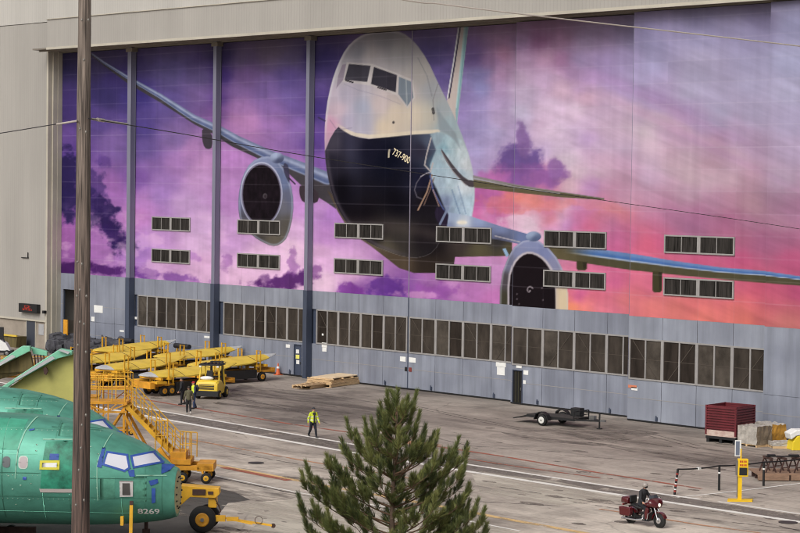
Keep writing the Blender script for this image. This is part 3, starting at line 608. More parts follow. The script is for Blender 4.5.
# model lettering printed on the dark nose
me = text_mesh('737-900', .86, offset=.012)
tx_ = [v.co.x for v in me.vertices]; ty_ = [v.co.y for v in me.vertices]; mx_, my_ = (max(tx_)+min(tx_))/2, (max(ty_)+min(ty_))/2
for v in me.vertices: v.co.x -= mx_; v.co.y -= my_
o = bpy.data.objects.new('nose_lettering', me); COL.objects.link(o); me.materials.append(mat('cream_print', (214, 200, 168), .5))
c0 = fp(401.4, 156.0, -.03); ex = fp(410.0, 160.7, -.03)-fp(393.4, 151.2, -.03); wd = max(tx_)-min(tx_); hd_ = max(ty_)-min(ty_)
ex = ex/wd; ey = (fp(403.4, 153.0, -.03)-fp(401.2, 159.6, -.03))/hd_

for v in me.vertices: v.co = Vector((c0.x+ex.x*v.co.x+ey.x*v.co.y, -.03, c0.z+ex.z*v.co.x+ey.z*v.co.y))
o.parent = LEAVES[3]

# ---------------------------------------------------------------- hangar shell
hg = empty('hangar', (-154, 0, 0), 0, 'huge beige ribbed hangar building that holds the painted sliding doors', 'hangar')
def hpart(name, m, fn, **k):
    b = MB(); fn(b); o = b.build(name, m, hg); o.matrix_parent_inverse = Matrix.Translation((154, 0, 0)); return o
def f_(b):
    b.m = 0; b.bx(-215, -154.15, -1.3, 2, 2.4, 28.2); b.m = 1; b.bx(-215, -151.7, -1.36, 2, 28.24, 46)
hpart('siding_wall', [M_SID, M_SID2], f_)
hpart('base_wall', M_CONC, lambda b: b.bx(-215, -154.15, -1.2, 2, 0, 2.4))
def f_(b):
    b.m = 0; b.bx(-151.7, -30, -3.0, 2, 25.86, 28.2); b.m = 1; b.bx(-151.7, -30, -3.06, 2, 28.24, 46)
    b.m = 2; b.bx(-151.7, -30, -3.09, -2.9, 25.66, 25.86); b.bx(-151.74, -30, -3.1, -2.9, 28.2, 28.26)
hpart('header', [M_SID, M_SID2, M_TRIM], f_)
def f_(b):
    b.bx(-154.1, -30, -2.9, 2, 25.72, 25.84)
    for k, y in enumerate((-.35, -1.4, -2.3)): b.bx(-154, -62, y, y+.14, 25.6, 25.72)
hpart('soffit', M_SOFF, f_)
def f_(b):
    for k, (x, d) in enumerate([(-154.15, -1.34), (-154.02, -.9), (-153.98, -.45)]): b.bx(x-.12, x+.14, d, d+.44, 0, 25.7)
hpart('door_jamb', M_TRIM, f_)
hpart('lower_trim', M_TRIM, lambda b: b.bx(-215, -154.1, -1.36, -1.3, 2.3, 2.46))
for (xa, wd_) in ((-143.38, .5), (-131.82, .40), (-120.46, .38)):
    def f_(b):
        b.m = 0; b.bx(xa, xa+wd_, -.56, -.52, 6.62, 25.66); b.bx(xa, xa+wd_, -.10, -.06, 6.62, 25.66); b.bx(xa+wd_*.35, xa+wd_*.65, -.52, -.10, 6.62, 25.66); b.bx(xa+wd_-.06, xa+wd_-.02, -.52, -.1, 6.62, 25.66)
        b.m = 1; b.bx(xa-.03, xa+wd_+.03, -.6, -.06, 0, 6.62); b.m = 2; b.bx(xa-.2, xa+wd_+.2, -.62, -.04, 25.3, 25.62)
    hpart('column', [M_COLU, M_COLL, M_SOFF], f_)
hpart('roof', M_SOFF, lambda b: b.bx(-216, -29, -3.4, 60, 46, 46.4))
hpart('interior_wall', M_DARK, lambda b: b.bx(-154, -30, 4, 4.2, 0, 25.6))
# left wall: side door, wall lamp, bracket
def side(px, py): return fp(px, py, -1.2)
a = side(27, 322); c = side(35.5, 345)
hd = hpart('side_door', M_TRIM, lambda b: (b.bx(a.x-.1, a.x, -1.26, -1.19, 0, 2.36), b.bx(c.x, c.x+.1, -1.26, -1.19, 0, 2.36)))
hpart('side_door_leaf', mat('slate_door', (58, 62, 72), .5), lambda b: b.bx(a.x, c.x, -1.23, -1.19, 0, 2.32))
p = fp(46, 312, -1.3); hpart('wall_lamp', M_BLACK, lambda b: b.box((p.x, -1.45, p.z), (.3, .3, .25)))
p = fp(26, 258, -1.3); hpart('bracket', M_BLACK, lambda b: (b.bx(p.x-.6, p.x+.5, -1.42, -1.34, p.z, p.z+.06), b.bx(p.x+.4, p.x+.44, -1.42, -1.34, p.z, p.z+.5)))
hpart('notice_board', mat('pale_board', (160, 160, 162), .6, noise=(3, 3, 3), amt=.1), lambda b: b.bx(side(39, 330).x, side(44, 330).x, -1.24, -1.2, 1.15, 2.1))
p0 = fp(19.5, 303, -1.6); p1 = fp(37.5, 313.5, -1.6)
ls = empty('led_sign', ((p0.x+p1.x)/2, -1.6, p1.z), 0, 'black electronic board with red lit characters on the beige wall', 'electronic sign')
wd_ = p1.x-p0.x; hh = p0.z-p1.z
quick('housing', M_BLACK, ls, lambda b: b.bx(-wd_/2, wd_/2, -.1, .28, 0, hh), .02)
def f_(b):
    for row, n in ((.56, 6), (.26, 9)):
        for k in range(n):
            for q in range(3):
                if random.random() < .75: b.bx(-n*.085+k*.17, -n*.085+k*.17+.09, -.112, -.1, hh*row+q*.07, hh*row+q*.07+.045)
quick('lit_characters', mat('red_led', (170, 40, 25), .5, emit=.5), ls, f_)

# ---------------------------------------------------------------- ground
gm = bpy.data.materials.new('apron'); gm.use_nodes = True; t = gm.node_tree; b_ = t.nodes['Principled BSDF']; b_.inputs['Roughness'].default_value = .72; b_.inputs['Specular IOR Level'].default_value = .35
tc = t.nodes.new('ShaderNodeTexCoord')
def tn(scale, detail=6, rough=.6, node='ShaderNodeTexNoise', dist=0):
    mp = t.nodes.new('ShaderNodeMapping'); mp.inputs['Scale'].default_value = scale; mp.inputs['Rotation'].default_value = (0, 0, R_(6))
    n = t.nodes.new(node); n.inputs['Scale'].default_value = 1
    if node == 'ShaderNodeTexNoise': n.inputs['Detail'].default_value = detail; n.inputs['Roughness'].default_value = rough; n.inputs['Distortion'].default_value = dist
    t.links.new(tc.outputs['Object'], mp.inputs[0]); t.links.new(mp.outputs[0], n.inputs[0]); return n.outputs[0]
def ramp(s, stops):
    r = t.nodes.new('ShaderNodeValToRGB'); e = r.color_ramp.elements
    e[0].position, e[0].color = stops[0][0], (*stops[0][1], 1); e[1].position, e[1].color = stops[-1][0], (*stops[-1][1], 1)
    for p_, c_ in stops[1:-1]: q = e.new(p_); q.color = (*c_, 1)
    t.links.new(s, r.inputs[0]); return r.outputs[0]
def mix(a, b, f=1.0, mode='MULTIPLY', fs=None):
    m = t.nodes.new('ShaderNodeMix'); m.data_type = 'RGBA'; m.blend_type = mode; m.inputs[0].default_value = f
    if fs is not None: t.links.new(fs, m.inputs[0])
    t.links.new(a, m.inputs[6]); t.links.new(b, m.inputs[7]); return m.outputs[2]
g1 = lambda v: (v, v, v)
base = ramp(tn((.05, .12, 1), 9, .68, dist=.6), [(.36, tuple(lin((106, 99, 94)))), (.46, tuple(lin((138, 130, 123)))), (.58, tuple(lin((164, 156, 148))))])
st = ramp(tn((.16, .55, 1), 8, .72, dist=.8), [(.34, g1(.70)), (.50, g1(1.0)), (.66, g1(1.18))])
st2 = ramp(tn((.5, .10, 1), 5, .6), [(.34, g1(.82)), (.5, g1(1.0))])
fn_ = ramp(tn((3.2, 3.2, 1), 8, .75), [(.3, g1(.82)), (.7, g1(1.14))])
oil = ramp(tn((.20, .42, 1), 4, .6), [(.60, g1(1)), (.70, g1(.66))])
c = mix(mix(mix(mix(base, st), fn_), oil), st2)
def brick():
    mp = t.nodes.new('ShaderNodeMapping'); mp.inputs['Rotation'].default_value = (0, 0, R_(1)); n = t.nodes.new('ShaderNodeTexBrick'); n.offset = 0; n.inputs['Color1'].default_value = (1, 1, 1, 1); n.inputs['Color2'].default_value = (.90, .90, .90, 1)
    n.inputs['Mortar'].default_value = (.42, .42, .42, 1); n.inputs['Scale'].default_value = 1; n.inputs['Mortar Size'].default_value = .03; n.inputs['Mortar Smooth'].default_value = .4; n.inputs['Brick Width'].default_value = 7.5; n.inputs['Row Height'].default_value = 6.1
    t.links.new(tc.outputs['Object'], mp.inputs[0]); t.links.new(mp.outputs[0], n.inputs[0]); return n.outputs[0]
sy = t.nodes.new('ShaderNodeSeparateXYZ'); t.links.new(tc.outputs['Object'], sy.inputs[0])
pn_ = t.nodes.new('ShaderNodeMath'); pn_.operation = 'MULTIPLY_ADD'; pn_.inputs[1].default_value = 9.0; t.links.new(tn((.10, .3, 1), 6, .65), pn_.inputs[0]); t.links.new(sy.outputs[1], pn_.inputs[2])
ym = t.nodes.new('ShaderNodeMapRange'); ym.inputs[1].default_value = -30; ym.inputs[2].default_value = -6; t.links.new(pn_.outputs[0], ym.inputs[0])
c = mix(c, ramp(ym.outputs[0], [(0, (1.62, 1.59, 1.54)), (.35, (1.36, 1.33, 1.29)), (.62, (1.0, .97, .945)), (1, (.93, .90, .87))]))   # newer pale slabs by the lane, old oily apron by the doors
c = mix(c, brick(), .75)
vo = t.nodes.new('ShaderNodeTexVoronoi'); vo.feature = 'DISTANCE_TO_EDGE'; vo.inputs['Scale'].default_value = .11; ds = t.nodes.new('ShaderNodeTexNoise'); ds.inputs['Scale'].default_value = .6; ds.inputs['Detail'].default_value = 5
mv = t.nodes.new('ShaderNodeMix'); mv.data_type = 'RGBA'; mv.inputs[0].default_value = .03; mv.blend_type = 'ADD'; mv.inputs[0].default_value = 1.6
t.links.new(tc.outputs['Object'], ds.inputs[0]); t.links.new(tc.outputs['Object'], mv.inputs[6]); t.links.new(ds.outputs['Color'], mv.inputs[7]); t.links.new(mv.outputs[2], vo.inputs[0])
c = mix(c, ramp(vo.outputs[0], [(.0, g1(.6)), (.008, g1(1.0))]), .8)
t.links.new(c, b_.inputs['Base Color'])
bp = t.nodes.new('ShaderNodeBump'); bp.inputs['Strength'].default_value = .25; bp.inputs['Distance'].default_value = .03
t.links.new(tn((6, 6, 6), 6, .7), bp.inputs['Height']); t.links.new(bp.outputs[0], b_.inputs['Normal'])
b = MB(); b.add([(-900, -500, 0), (700, -500, 0), (700, 900, 0), (-900, 900, 0)], [(0, 1, 2, 3)], False)
tag(b.build('ground', gm), kind='structure')

def paintmat(name, rgb, wear=.55, scale=1.1):
    m = bpy.data.materials.new(name); m.use_nodes = True; tt = m.node_tree; bs = tt.nodes['Principled BSDF']; bs.inputs['Base Color'].default_value = (*lin(rgb), 1); bs.inputs['Roughness'].default_value = .7
    tcx = tt.nodes.new('ShaderNodeTexCoord'); n = tt.nodes.new('ShaderNodeTexNoise'); n.inputs['Scale'].default_value = scale; n.inputs['Detail'].default_value = 8; n.inputs['Roughness'].default_value = .75
    tt.links.new(tcx.outputs['Object'], n.inputs[0]); r = tt.nodes.new('ShaderNodeValToRGB'); r.color_ramp.elements[0].position = wear-.09; r.color_ramp.elements[1].position = wear+.07
    tt.links.new(n.outputs[0], r.inputs[0]); tr = tt.nodes.new('ShaderNodeBsdfTransparent'); mx = tt.nodes.new('ShaderNodeMixShader'); out = tt.nodes['Material Output']
    tt.links.new(r.outputs[0], mx.inputs[0]); tt.links.new(bs.outputs[0], mx.inputs[1]); tt.links.new(tr.outputs[0], mx.inputs[2]); tt.links.new(mx.outputs[0], out.inputs[0]); return m
P_WHITE = paintmat('line_white', (222, 218, 212), .66); P_RED = paintmat('line_red', (156, 88, 68), .56, .6); P_CREAM = paintmat('line_cream', (206, 172, 120), .58, .5); P_OR = paintmat('line_orange', (184, 134, 100), .56, .6)
P_DARK = paintmat('asphalt_dark', (112, 104, 98), .56, .5)
def patchmat(name, rgb, cover):
    m = paintmat(name, rgb, cover, 1.0); tt = m.node_tree; n = [q for q in tt.nodes if q.type == 'TEX_NOISE'][0]; tcx = [q for q in tt.nodes if q.type == 'TEX_COORD'][0]
    mp = tt.nodes.new('ShaderNodeMapping'); mp.inputs['Scale'].default_value = (.12, .55, 1); mp.inputs['Rotation'].default_value = (0, 0, R_(6)); tt.links.new(tcx.outputs['Object'], mp.inputs[0]); tt.links.new(mp.outputs[0], n.inputs[0])
    r = [q for q in tt.nodes if q.type == 'VALTORGB'][0]; r.color_ramp.elements[0].position = cover-.16; r.color_ramp.elements[1].position = cover+.1; return m
P_STAIN = patchmat('stain_dark', (96, 88, 82), .44); P_LIGHT = patchmat('concrete_light', (186, 177, 164), .56); P_FAINT = paintmat('line_faint', (180, 172, 160), .48, .5); P_TAR = paintmat('tar_seam', (58, 54, 52), .62, .8)
P_TYRE = paintmat('tyre_mark', (96, 88, 83), .50, 1.4)
LAY = {}
def strip(pts, width, m, name, z=.008):
    P = [gp(x, y) for x, y in pts]; vs = []; n = len(P)
    for i, p in enumerate(P):
        d = (P[min(i+1, n-1)]-P[max(i-1, 0)]).normalized(); q = Vector((-d.y, d.x, 0))*width/2; vs += [p+q+Vector((0, 0, z)), p-q+Vector((0, 0, z))]
    b = MB(); b.add(vs, [(2*i, 2*i+1, 2*i+3, 2*i+2) for i in range(n-1)], False); return tag(b.build(name, m), kind='structure')
def patch(pts, m, name, z=.004):
    b = MB(); b.add([gp(x, y)+Vector((0, 0, z)) for x, y in pts], [tuple(range(len(pts)))], False); return tag(b.build(name, m), kind='structure')
patch([(-60, 372), (160, 411), (270, 430.5), (357, 445.5), (458, 463.5), (600, 485.2), (675, 496.5), (900, 530), (900, 538), (700, 507.5), (600, 492.5), (452, 469.5), (340, 451.5), (270, 438.5), (160, 418.8), (-60, 380)], P_DARK, 'road')
W1 = [(-60, 372), (60, 393), (160, 411), (270, 430), (357, 445), (458, 463), (600, 484.7), (675, 496), (700, 499.3)]
W2 = [(-60, 380), (60, 400), (160, 418.5), (216, 428.5), (270, 438), (340, 450.5), (452, 469), (600, 492), (700, 507), (800, 522), (900, 537)]
strip(W1, .30, P_WHITE, 'road_marking', .010); strip(W2, .42, P_WHITE, 'road_marking', .010)
strip([(718, 501.6), (800, 514), (900, 529)], .22, P_WHITE, 'road_marking', .010)
strip([(100, 392), (197, 408.4), (290, 424), (365, 434.6), (420, 444), (500, 456), (600, 473), (702, 489)], .28, P_RED, 'road_marking', .012)
strip([(440, 462-7), (520, 467), (600, 478)], .2, P_RED, 'road_marking', .014)
strip([(405, 441.5), (434, 446)], 1.3, P_OR, 'road_marking', .016)
strip([(150, 432), (227, 446.5), (300, 460), (420, 480)], .22, P_OR, 'road_marking', .012)
strip([(150, 452), (208, 463.5), (300, 481), (326, 486), (455, 509), (500, 518), (590, 534)], .42, P_CREAM, 'road_marking', .012)
strip([(223, 467.5), (289, 480.5)], .45, P_RED, 'road_marking', .014)
strip([(600, 509), (700, 525), (760, 533)], .22, P_OR, 'road_marking', .012)
strip([(150, 463), (216, 476), (300, 493), (452, 518), (520, 531)], .16, P_WHITE, 'road_marking', .012)
strip([(150, 464.5), (216, 477.5), (300, 494.5), (452, 519.5)], .12, P_TAR, 'tar_seam', .008)
strip([(677, 497.5), (735, 491.5), (800, 483.5), (880, 474)], .16, P_WHITE, 'road_marking', .014)
strip([(745, 499), (800, 490.5), (860, 481)], .16, P_FAINT, 'road_marking', .014)
strip([(700, 497.5), (714, 496.5)], .5, P_FAINT, 'road_marking', .018); strip([(706, 504), (722, 506)], .5, P_FAINT, 'road_marking', .018)
strip([(788, 489), (800, 491)], .7, P_FAINT, 'road_marking', .018)
patch([(150, 473), (216, 479), (300, 496), (290, 499.5), (221, 504.5), (150, 508)], P_STAIN, 'asphalt_patch')
patch([(221, 505), (300, 499.5), (420, 506), (520, 533), (560, 545), (230, 545), (262, 520)], P_LIGHT, 'concrete_patch')
patch([(500, 432), (610, 425), (660, 433), (600, 446), (520, 440)], P_STAIN, 'asphalt_patch', .006)
patch([(240, 384), (300, 389), (420, 410), (400, 424), (300, 413), (215, 404)], P_STAIN, 'asphalt_patch', .006)
patch([(470, 470), (560, 482), (640, 500), (560, 505), (480, 492)], P_LIGHT, 'concrete_patch', .005)
patch([(560, 436), (720, 444), (860, 454), (880, 478), (800, 474), (690, 464), (640, 454)], P_STAIN, 'asphalt_patch', .006)
patch([(-300, 440), (20, 452), (150, 474), (235, 492), (250, 500), (228, 503), (205, 530), (215, 600), (240, 900), (-700, 900)], mat('asphalt_reflect_dark', (76, 72, 69), .85, noise=(.8, .8, .8), amt=.25), 'asphalt_patch', .002)  # dark asphalt by the nose, extended under the hulls to darken their reflection
rs = random.Random(5); b = MB()
for k in range(170):
    px, py = rs.uniform(150, 800), rs.uniform(392, 533)
    if py < 372+(px-270)*.125+12: continue
    p = gp(px, py); r0 = rs.uniform(.05, .38)*rs.choice((.4, 1, 1)); n = 11; el = rs.uniform(1, 2.6)
    b.add([(p.x+el*r0*math.cos(6.283*i/n)*rs.uniform(.75, 1.2), p.y+r0*math.sin(6.283*i/n)*rs.uniform(.75, 1.2), .0055) for i in range(n)], [tuple(range(n))], False)
tag(b.build('oil_spots', paintmat('oil_spot', (112, 103, 95), .54, 2.0)), kind='structure')
for (pts) in [[(300, 418), (380, 425), (470, 446), (560, 452)], [(420, 407), (520, 428), (640, 431), (700, 446)], [(420, 409), (520, 430), (640, 433.5), (700, 449)], [(230, 452), (330, 470), (450, 500), (560, 506)], [(560, 500), (640, 512), (800, 530)], [(560, 455), (660, 462), (800, 480)], [(240, 398), (300, 412), (330, 425)], [(500, 487), (600, 503), (720, 512), (800, 531)]]:
    strip(pts, .16, P_TYRE, 'tyre_mark', .0065)
for (px, py) in ((256, 463), (788, 522.5)):
    p = gp(px, py); b = MB(); b.cyl((0, 0, 0), (0, 0, .024), .42, .42, 24); o = b.build('manhole_cover', mat('iron', (58, 55, 53), .6, .3)); o.location = p
    tag(o, 'dark round manhole cover ' + ('behind the tow dolly on the pale apron' if px < 400 else 'in the paved lane at the right edge'), 'manhole cover', 'manhole covers')

# ---------------------------------------------------------------- green fuselage
M_GRN = mat('green_primer', (92, 160, 140), .44, .4, noise=(.7, 1.6, 1.1), amt=.24)
M_GRN2 = mat('green_primer_bright', (70, 156, 128), .5, .1, noise=(2, 2, 2), amt=.2)
M_GRND = mat('green_dark_panel', (52, 150, 120), .45, noise=(2.2, 2.2, 2.2), second=(22, 82, 64))
M_TAPE = mat('blue_tape', (48, 82, 160), .55, noise=(3, 3, 3), amt=.2)
M_LIN = mat('seam_light', (140, 188, 165), .5)
SEC = [(0, 3.16, 1.24), (.3, 3.34, 1.14), (.7, 3.66, 1.06), (1.0, 3.9, 1.02), (1.6, 4.24, .95), (2.0, 4.40, .92), (2.6, 4.62, .88), (3.4, 4.86, .85), (4.6, 5.10, .84), (5.8, 5.22, .84), (7.1, 5.27, .84), (22, 5.27, .84), (26, 5.25, 1.5), (30, 5.2, 2.8), (33, 5.0, 3.9)]
ss_ = [s[0] for s in SEC]
def sec(s): return float(np.interp(s, ss_, [q[1] for q in SEC])), float(np.interp(s, ss_, [q[2] for q in SEC]))
def surf(s, z, off=0.012):
    zt, zb = sec(s); h = (zt-zb)/2; zc = (zt+zb)/2; q = max(-.999, min(.999, (z-zc)/h)); w = h*.94
    y = -w*(1-abs(q)**2.15)**(1/2.15); n = Vector((0, y/w**2, (z-zc)/h**2)).normalized(); return Vector((-s, y, z))+n*off
def px_to_sz(px, py):
    s = (178-px)/25.0; z0 = 5.27-(py-414.6)/25.0; z = z0
    for _ in range(6): z = z0+abs(surf(max(s, 0), z).y)*.125
    return s, z
def dens(a, n):
    out = []
    for i in range(len(a)):
        p, q = a[i], a[(i+1) % len(a)]
        for k in range(n): t = k/n; out.append((p[0]*(1-t)+q[0]*t, p[1]*(1-t)+q[1]*t))
    return out
def skin_patch(name, polys, m, parent, off=.012, cuts=3):
    bm = bmesh.new()
    for P in polys:
        vs = [bm.verts.new((x, y, 0)) for x, y in dens(P, 4)]
        try: bm.faces.new(vs)
        except Exception: pass
    for zz_ in [q*2.0 for q in range(190, 262)]: bmesh.ops.bisect_plane(bm, geom=bm.verts[:]+bm.edges[:]+bm.faces[:], plane_co=(0, zz_, 0), plane_no=(0, 1, 0))
    for zz_ in [q*4.0 for q in range(-10, 46)]: bmesh.ops.bisect_plane(bm, geom=bm.verts[:]+bm.edges[:]+bm.faces[:], plane_co=(zz_, 0, 0), plane_no=(1, 0, 0))
    bmesh.ops.triangulate(bm, faces=bm.faces[:])
    for _ in range(0): bmesh.ops.subdivide_edges(bm, edges=bm.edges[:], cuts=1, use_grid_fill=True)
    for v in bm.verts:
        s, z = px_to_sz(v.co.x, v.co.y); v.co = surf(max(s, .01), z, off)
    bmesh.ops.recalc_face_normals(bm, faces=bm.faces[:])
    me = bpy.data.meshes.new(name); bm.to_mesh(me); bm.free(); me.materials.append(m); me.polygons.foreach_set('use_smooth', [True]*len(me.polygons)); o = bpy.data.objects.new(name, me); COL.objects.link(o); o.parent = parent; return o
def frame(P, wd):
    c = (sum(p[0] for p in P)/len(P), sum(p[1] for p in P)/len(P)); out = []
    n = len(P)
    for i in range(n):
        a, b = Vector(P[i]), Vector(P[(i+1) % n]); d = (b-a).normalized(); q = Vector((-d.y, d.x))*wd/2
        a2, b2 = a-d*wd*.5, b+d*wd*.5; out.append([tuple(a2+q), tuple(b2+q), tuple(b2-q), tuple(a2-q)])
    return out
def rrect(cx, cy, w, h, r=.3, n=5):
    pts = []
    for k, (sx, sy) in enumerate(((1, 1), (-1, 1), (-1, -1), (1, -1))):
        for j in range(n):
            a = math.pi/2*(k+j/(n-1)); pts.append((cx+sx*(w/2-r)+r*math.cos(a), cy+sy*(h/2-r)+r*math.sin(a)))
    return pts
nose = dp(178, 491, 84.0)
fu = empty('fuselage', (nose.x, nose.y, 0), YR-R_(3), 'nearest green primer aircraft fuselage with blue taped cockpit windows and white numbers on its nose', 'aircraft', 'green aircraft fuselages')
b = MB(); rings = []; N = 56
grid = [0, .1, .2, .3, .5, .7, .85, 1, 1.3, 1.6, 1.8, 2, 2.3, 2.6, 3, 3.4, 4, 4.6, 5.2, 5.8, 6.5, 7.1, 9, 12, 16, 20, 22, 24, 26, 28, 30, 32, 33]
for s in grid:
    zt, zb = sec(s); h = (zt-zb)/2; zc = (zt+zb)/2; w_ = h*.94; ring = []
    for i in range(N):
        a = 2*math.pi*i/N; ca, sa = math.cos(a), math.sin(a); e = 2/2.15
        ring.append((-s, w_*math.copysign(abs(ca)**e, ca), zc+h*math.copysign(abs(sa)**e, sa)))
    rings.append(ring)
b.loft(rings[::-1], cap=True); b.build('hull', M_GRN, fu)
M_BULK = mat('bulkhead_cream', (178, 170, 128), .7, noise=(5, 5, 5), amt=.2)
def f_(b):
    zt, zb = sec(0); zc = (zt+zb)/2; h = (zt-zb)/2
    b.lathe((0, 0, zc), (1, 0, 0), [(h*.9, -.22), (h*.95, -.03), (h*.9, .0), (h*.84, .02), (h*.4, .04), (.05, .05)], 36)
    b.m = 1
    for k in range(14):
        a = k*2*math.pi/14; b.box((.05, h*.66*math.cos(a), zc+h*.66*math.sin(a)), (.05, .12, .05))
quick('nose_bulkhead', [M_BULK, M_BLACK], fu, f_)
WP1 = [(113, 452.3), (132, 455), (135.5, 467.5), (131, 470.5), (110.5, 464.5)]
WP2 = [(136, 456), (154.5, 451.5), (164.5, 461.5), (139.5, 467)]
for P_ in (WP1, WP2): skin_patch('cockpit_window', [P_], mat('window_masking', (206, 206, 216), .5), fu, .018)
skin_patch('masking_tape', frame(WP1, 2.0)+frame(WP2, 2.0)+[[(104.5, 467), (108, 448), (111, 448), (109, 468)], [(134, 470), (140, 469), (141, 476), (136, 476)], [(164, 463), (175, 464), (172, 470), (165, 473)], [(154, 480), (162, 478), (163, 482), (156, 485)], [(157, 487), (160.5, 487), (160.5, 501), (157, 502)]], M_TAPE, fu, .024)
# windows of the cabin
for k, cx in enumerate([33, 16.5, 3, -11, -25]):
    o = skin_patch('cabin_window', [rrect(cx, 464, 7.4, 11, 3)], mat('plug_grey', (92, 98, 100), .5) if k else mat('plug_pink', (178, 166, 168), .5), fu, .018)
    if k == 0: skin_patch('window_rim', [rrect(cx, 464, 9.4, 13, 3.6)], mat('rim_pale', (190, 200, 190), .5), o, .012)
skin_patch('service_door', [[(53.5, 443), (72, 442), (92, 443), (92, 489), (50, 490)]], M_GRND, fu, .014)
skin_patch('door_sill', [[(49, 489.5), (92, 489), (92, 492.5), (50, 493)]], mat('sill_pink', (178, 168, 164), .5), fu, .02)
skin_patch('door_guard', frame([(50.5, 463), (67.5, 462.5), (67.5, 469.5), (50.5, 469.5)], 2.4), mat('tape_yellow', (204, 196, 60), .6), fu, .03)
skin_patch('door_label', [[(52, 464), (66, 463.5), (66, 468.5), (52, 468.5)]], M_WHITE, fu, .026)
skin_patch('tape_square', [[(58.5, 455), (67.5, 455), (67.5, 461), (58.5, 461)], [(35, 431.5), (40, 430.5), (40, 432), (35, 433)], [(33, 478), (36.5, 478), (36.5, 481), (33, 481)]], M_TAPE, fu, .022)
skin_patch('skin_panel', [[(-30, 420), (31, 421), (26, 452), (-30, 451)]], M_GRN2, fu, .006)
skin_patch('skin_seam', [[(37.5, 417.5), (39, 417.5), (32, 433), (27.5, 452), (25.8, 480), (25, 480), (26.5, 452), (31, 433)], [(113.5, 432.5), (114.3, 432.5), (105, 462), (106, 500), (105.2, 500), (104.2, 462)], [(142, 474.3), (170, 474), (170, 475), (142, 475.3)], [(50, 440.5), (90, 440), (90, 441), (50, 441.5)]], M_LIN, fu, .02)
LAPS = []
for (x0, x1, y) in [(-30, 104, 430), (-30, 46, 455.5), (-30, 50, 474), (92, 150, 478), (-30, 160, 497), (-30, 140, 512), (56, 108, 428)]: LAPS.append([(x0, y), (x1, y+.0), (x1, y+.6), (x0, y+.6)])
for (x, y0, y1) in [(12, 420, 519), (-10, 420, 519), (52, 492, 520), (78, 494, 521), (128, 497, 521), (150, 446, 518), (166, 470, 515), (62, 422, 441), (84, 424, 440)]: LAPS.append([(x, y0), (x+.6, y0), (x+.6, y1), (x, y1)])
skin_patch('skin_lap', LAPS, mat('lap_dark', (92, 156, 134), .4, .6), fu, .009)
for P_ in [[(108, 478), (122, 477), (122, 498), (108, 499)], [(-30, 476), (8, 476), (8, 496), (-30, 496)], [(140, 476), (152, 476), (152, 500), (141, 501)], [(64, 424), (82, 425), (82, 438), (64, 437)]]: skin_patch('primer_patch', [P_], mat('primer_dull', (106, 176, 152), .42, .6, noise=(3, 3, 3), amt=.25), fu, .007)
skin_patch('rivet_row', [[(x, y), (x+.8, y), (x+.8, y+.7), (x, y+.7)] for y in (431.5, 476, 499) for x in np.arange(-8, 104, 5.0)], mat('rivet_pale', (150, 185, 165), .5), fu, .012)['kind'] = 'stuff'
for x, y in [(22, 476), (18, 477), (30, 486), (40, 484), (24, 505), (31, 512), (44, 452), (96, 447), (104, 454), (104, 487), (22, 490), (38, 500), (44, 446)]: skin_patch('static_port', [[(x, y), (x+1.6, y-.2), (x+1.6, y+.8), (x, y+.8)]], mat('rivet_pale', (150, 185, 165), .5), fu, .02)
skin_patch('sensor_panel', [[(126.5, 480), (139.5, 480), (139.5, 495.5), (127, 496)]], mat('panel_pale', (196, 192, 190), .5), fu, .03)
skin_patch('sensor_grille', [[(129.5, 482.5), (136.5, 482.5), (137, 494), (129.5, 494)]], mat('grille_dark', (74, 70, 68), .5), fu, .04)
me = text_mesh('8269', 7.0, offset=.12); bm = bmesh.new(); bm.from_mesh(me)
bmesh.ops.triangulate(bm, faces=bm.faces[:])
for v in bm.verts:
    s, z = px_to_sz(153.5+v.co.x*1.5, 510-v.co.y+(-.7 if v.co.x > 0 else 0)*0); v.co = surf(max(s, .01), z, .03)
bm.to_mesh(me); bm.free(); me.materials.append(M_WHITE); o = bpy.data.objects.new('line_number', me); COL.objects.link(o); o.parent = fu
# second one, further back
f2 = copy_tree(fu); n2 = dp(125, 455, 95.0); f2.location = (n2.x, n2.y, 0); f2.rotation_euler = (0, 0, YR-R_(4))
for ch in list(f2.children):
    if ch.name.startswith(('line_number', 'sensor', 'tape_square', 'skin_panel')):
        for q in list(ch.children): bpy.data.objects.remove(q)
        bpy.data.objects.remove(ch)
f2['label'] = 'second green primer fuselage, showing only its roof and one taped window behind the nearest one'
skid = MB()
for xx in (-8, -16, -24): skid.bx(xx-.2, xx+.2, -1.3, 1.3, .5, .98)
for yy in (-1.1, 1.1): skid.bx(-26, -6, yy-.12, yy+.12, .2, .5)
for k, fo in enumerate((fu, f2)):
    cr = empty('transport_cradle', fo.location, fo.rotation_euler.z, ('low steel cradle under the nearest green fuselage', 'low steel cradle under the second green fuselage')[k], 'cradle', 'fuselage cradles')
    skid.build('beam', M_RUST, cr)
    q = MB()
    for xx in (-7, -15, -23):
        for yy in (-1.1, 1.1): q = MB(); q.cyl((xx, yy-.1, .28), (xx, yy+.1, .28), .28, .28, 16); q.build('wheel', M_RUB, cr)

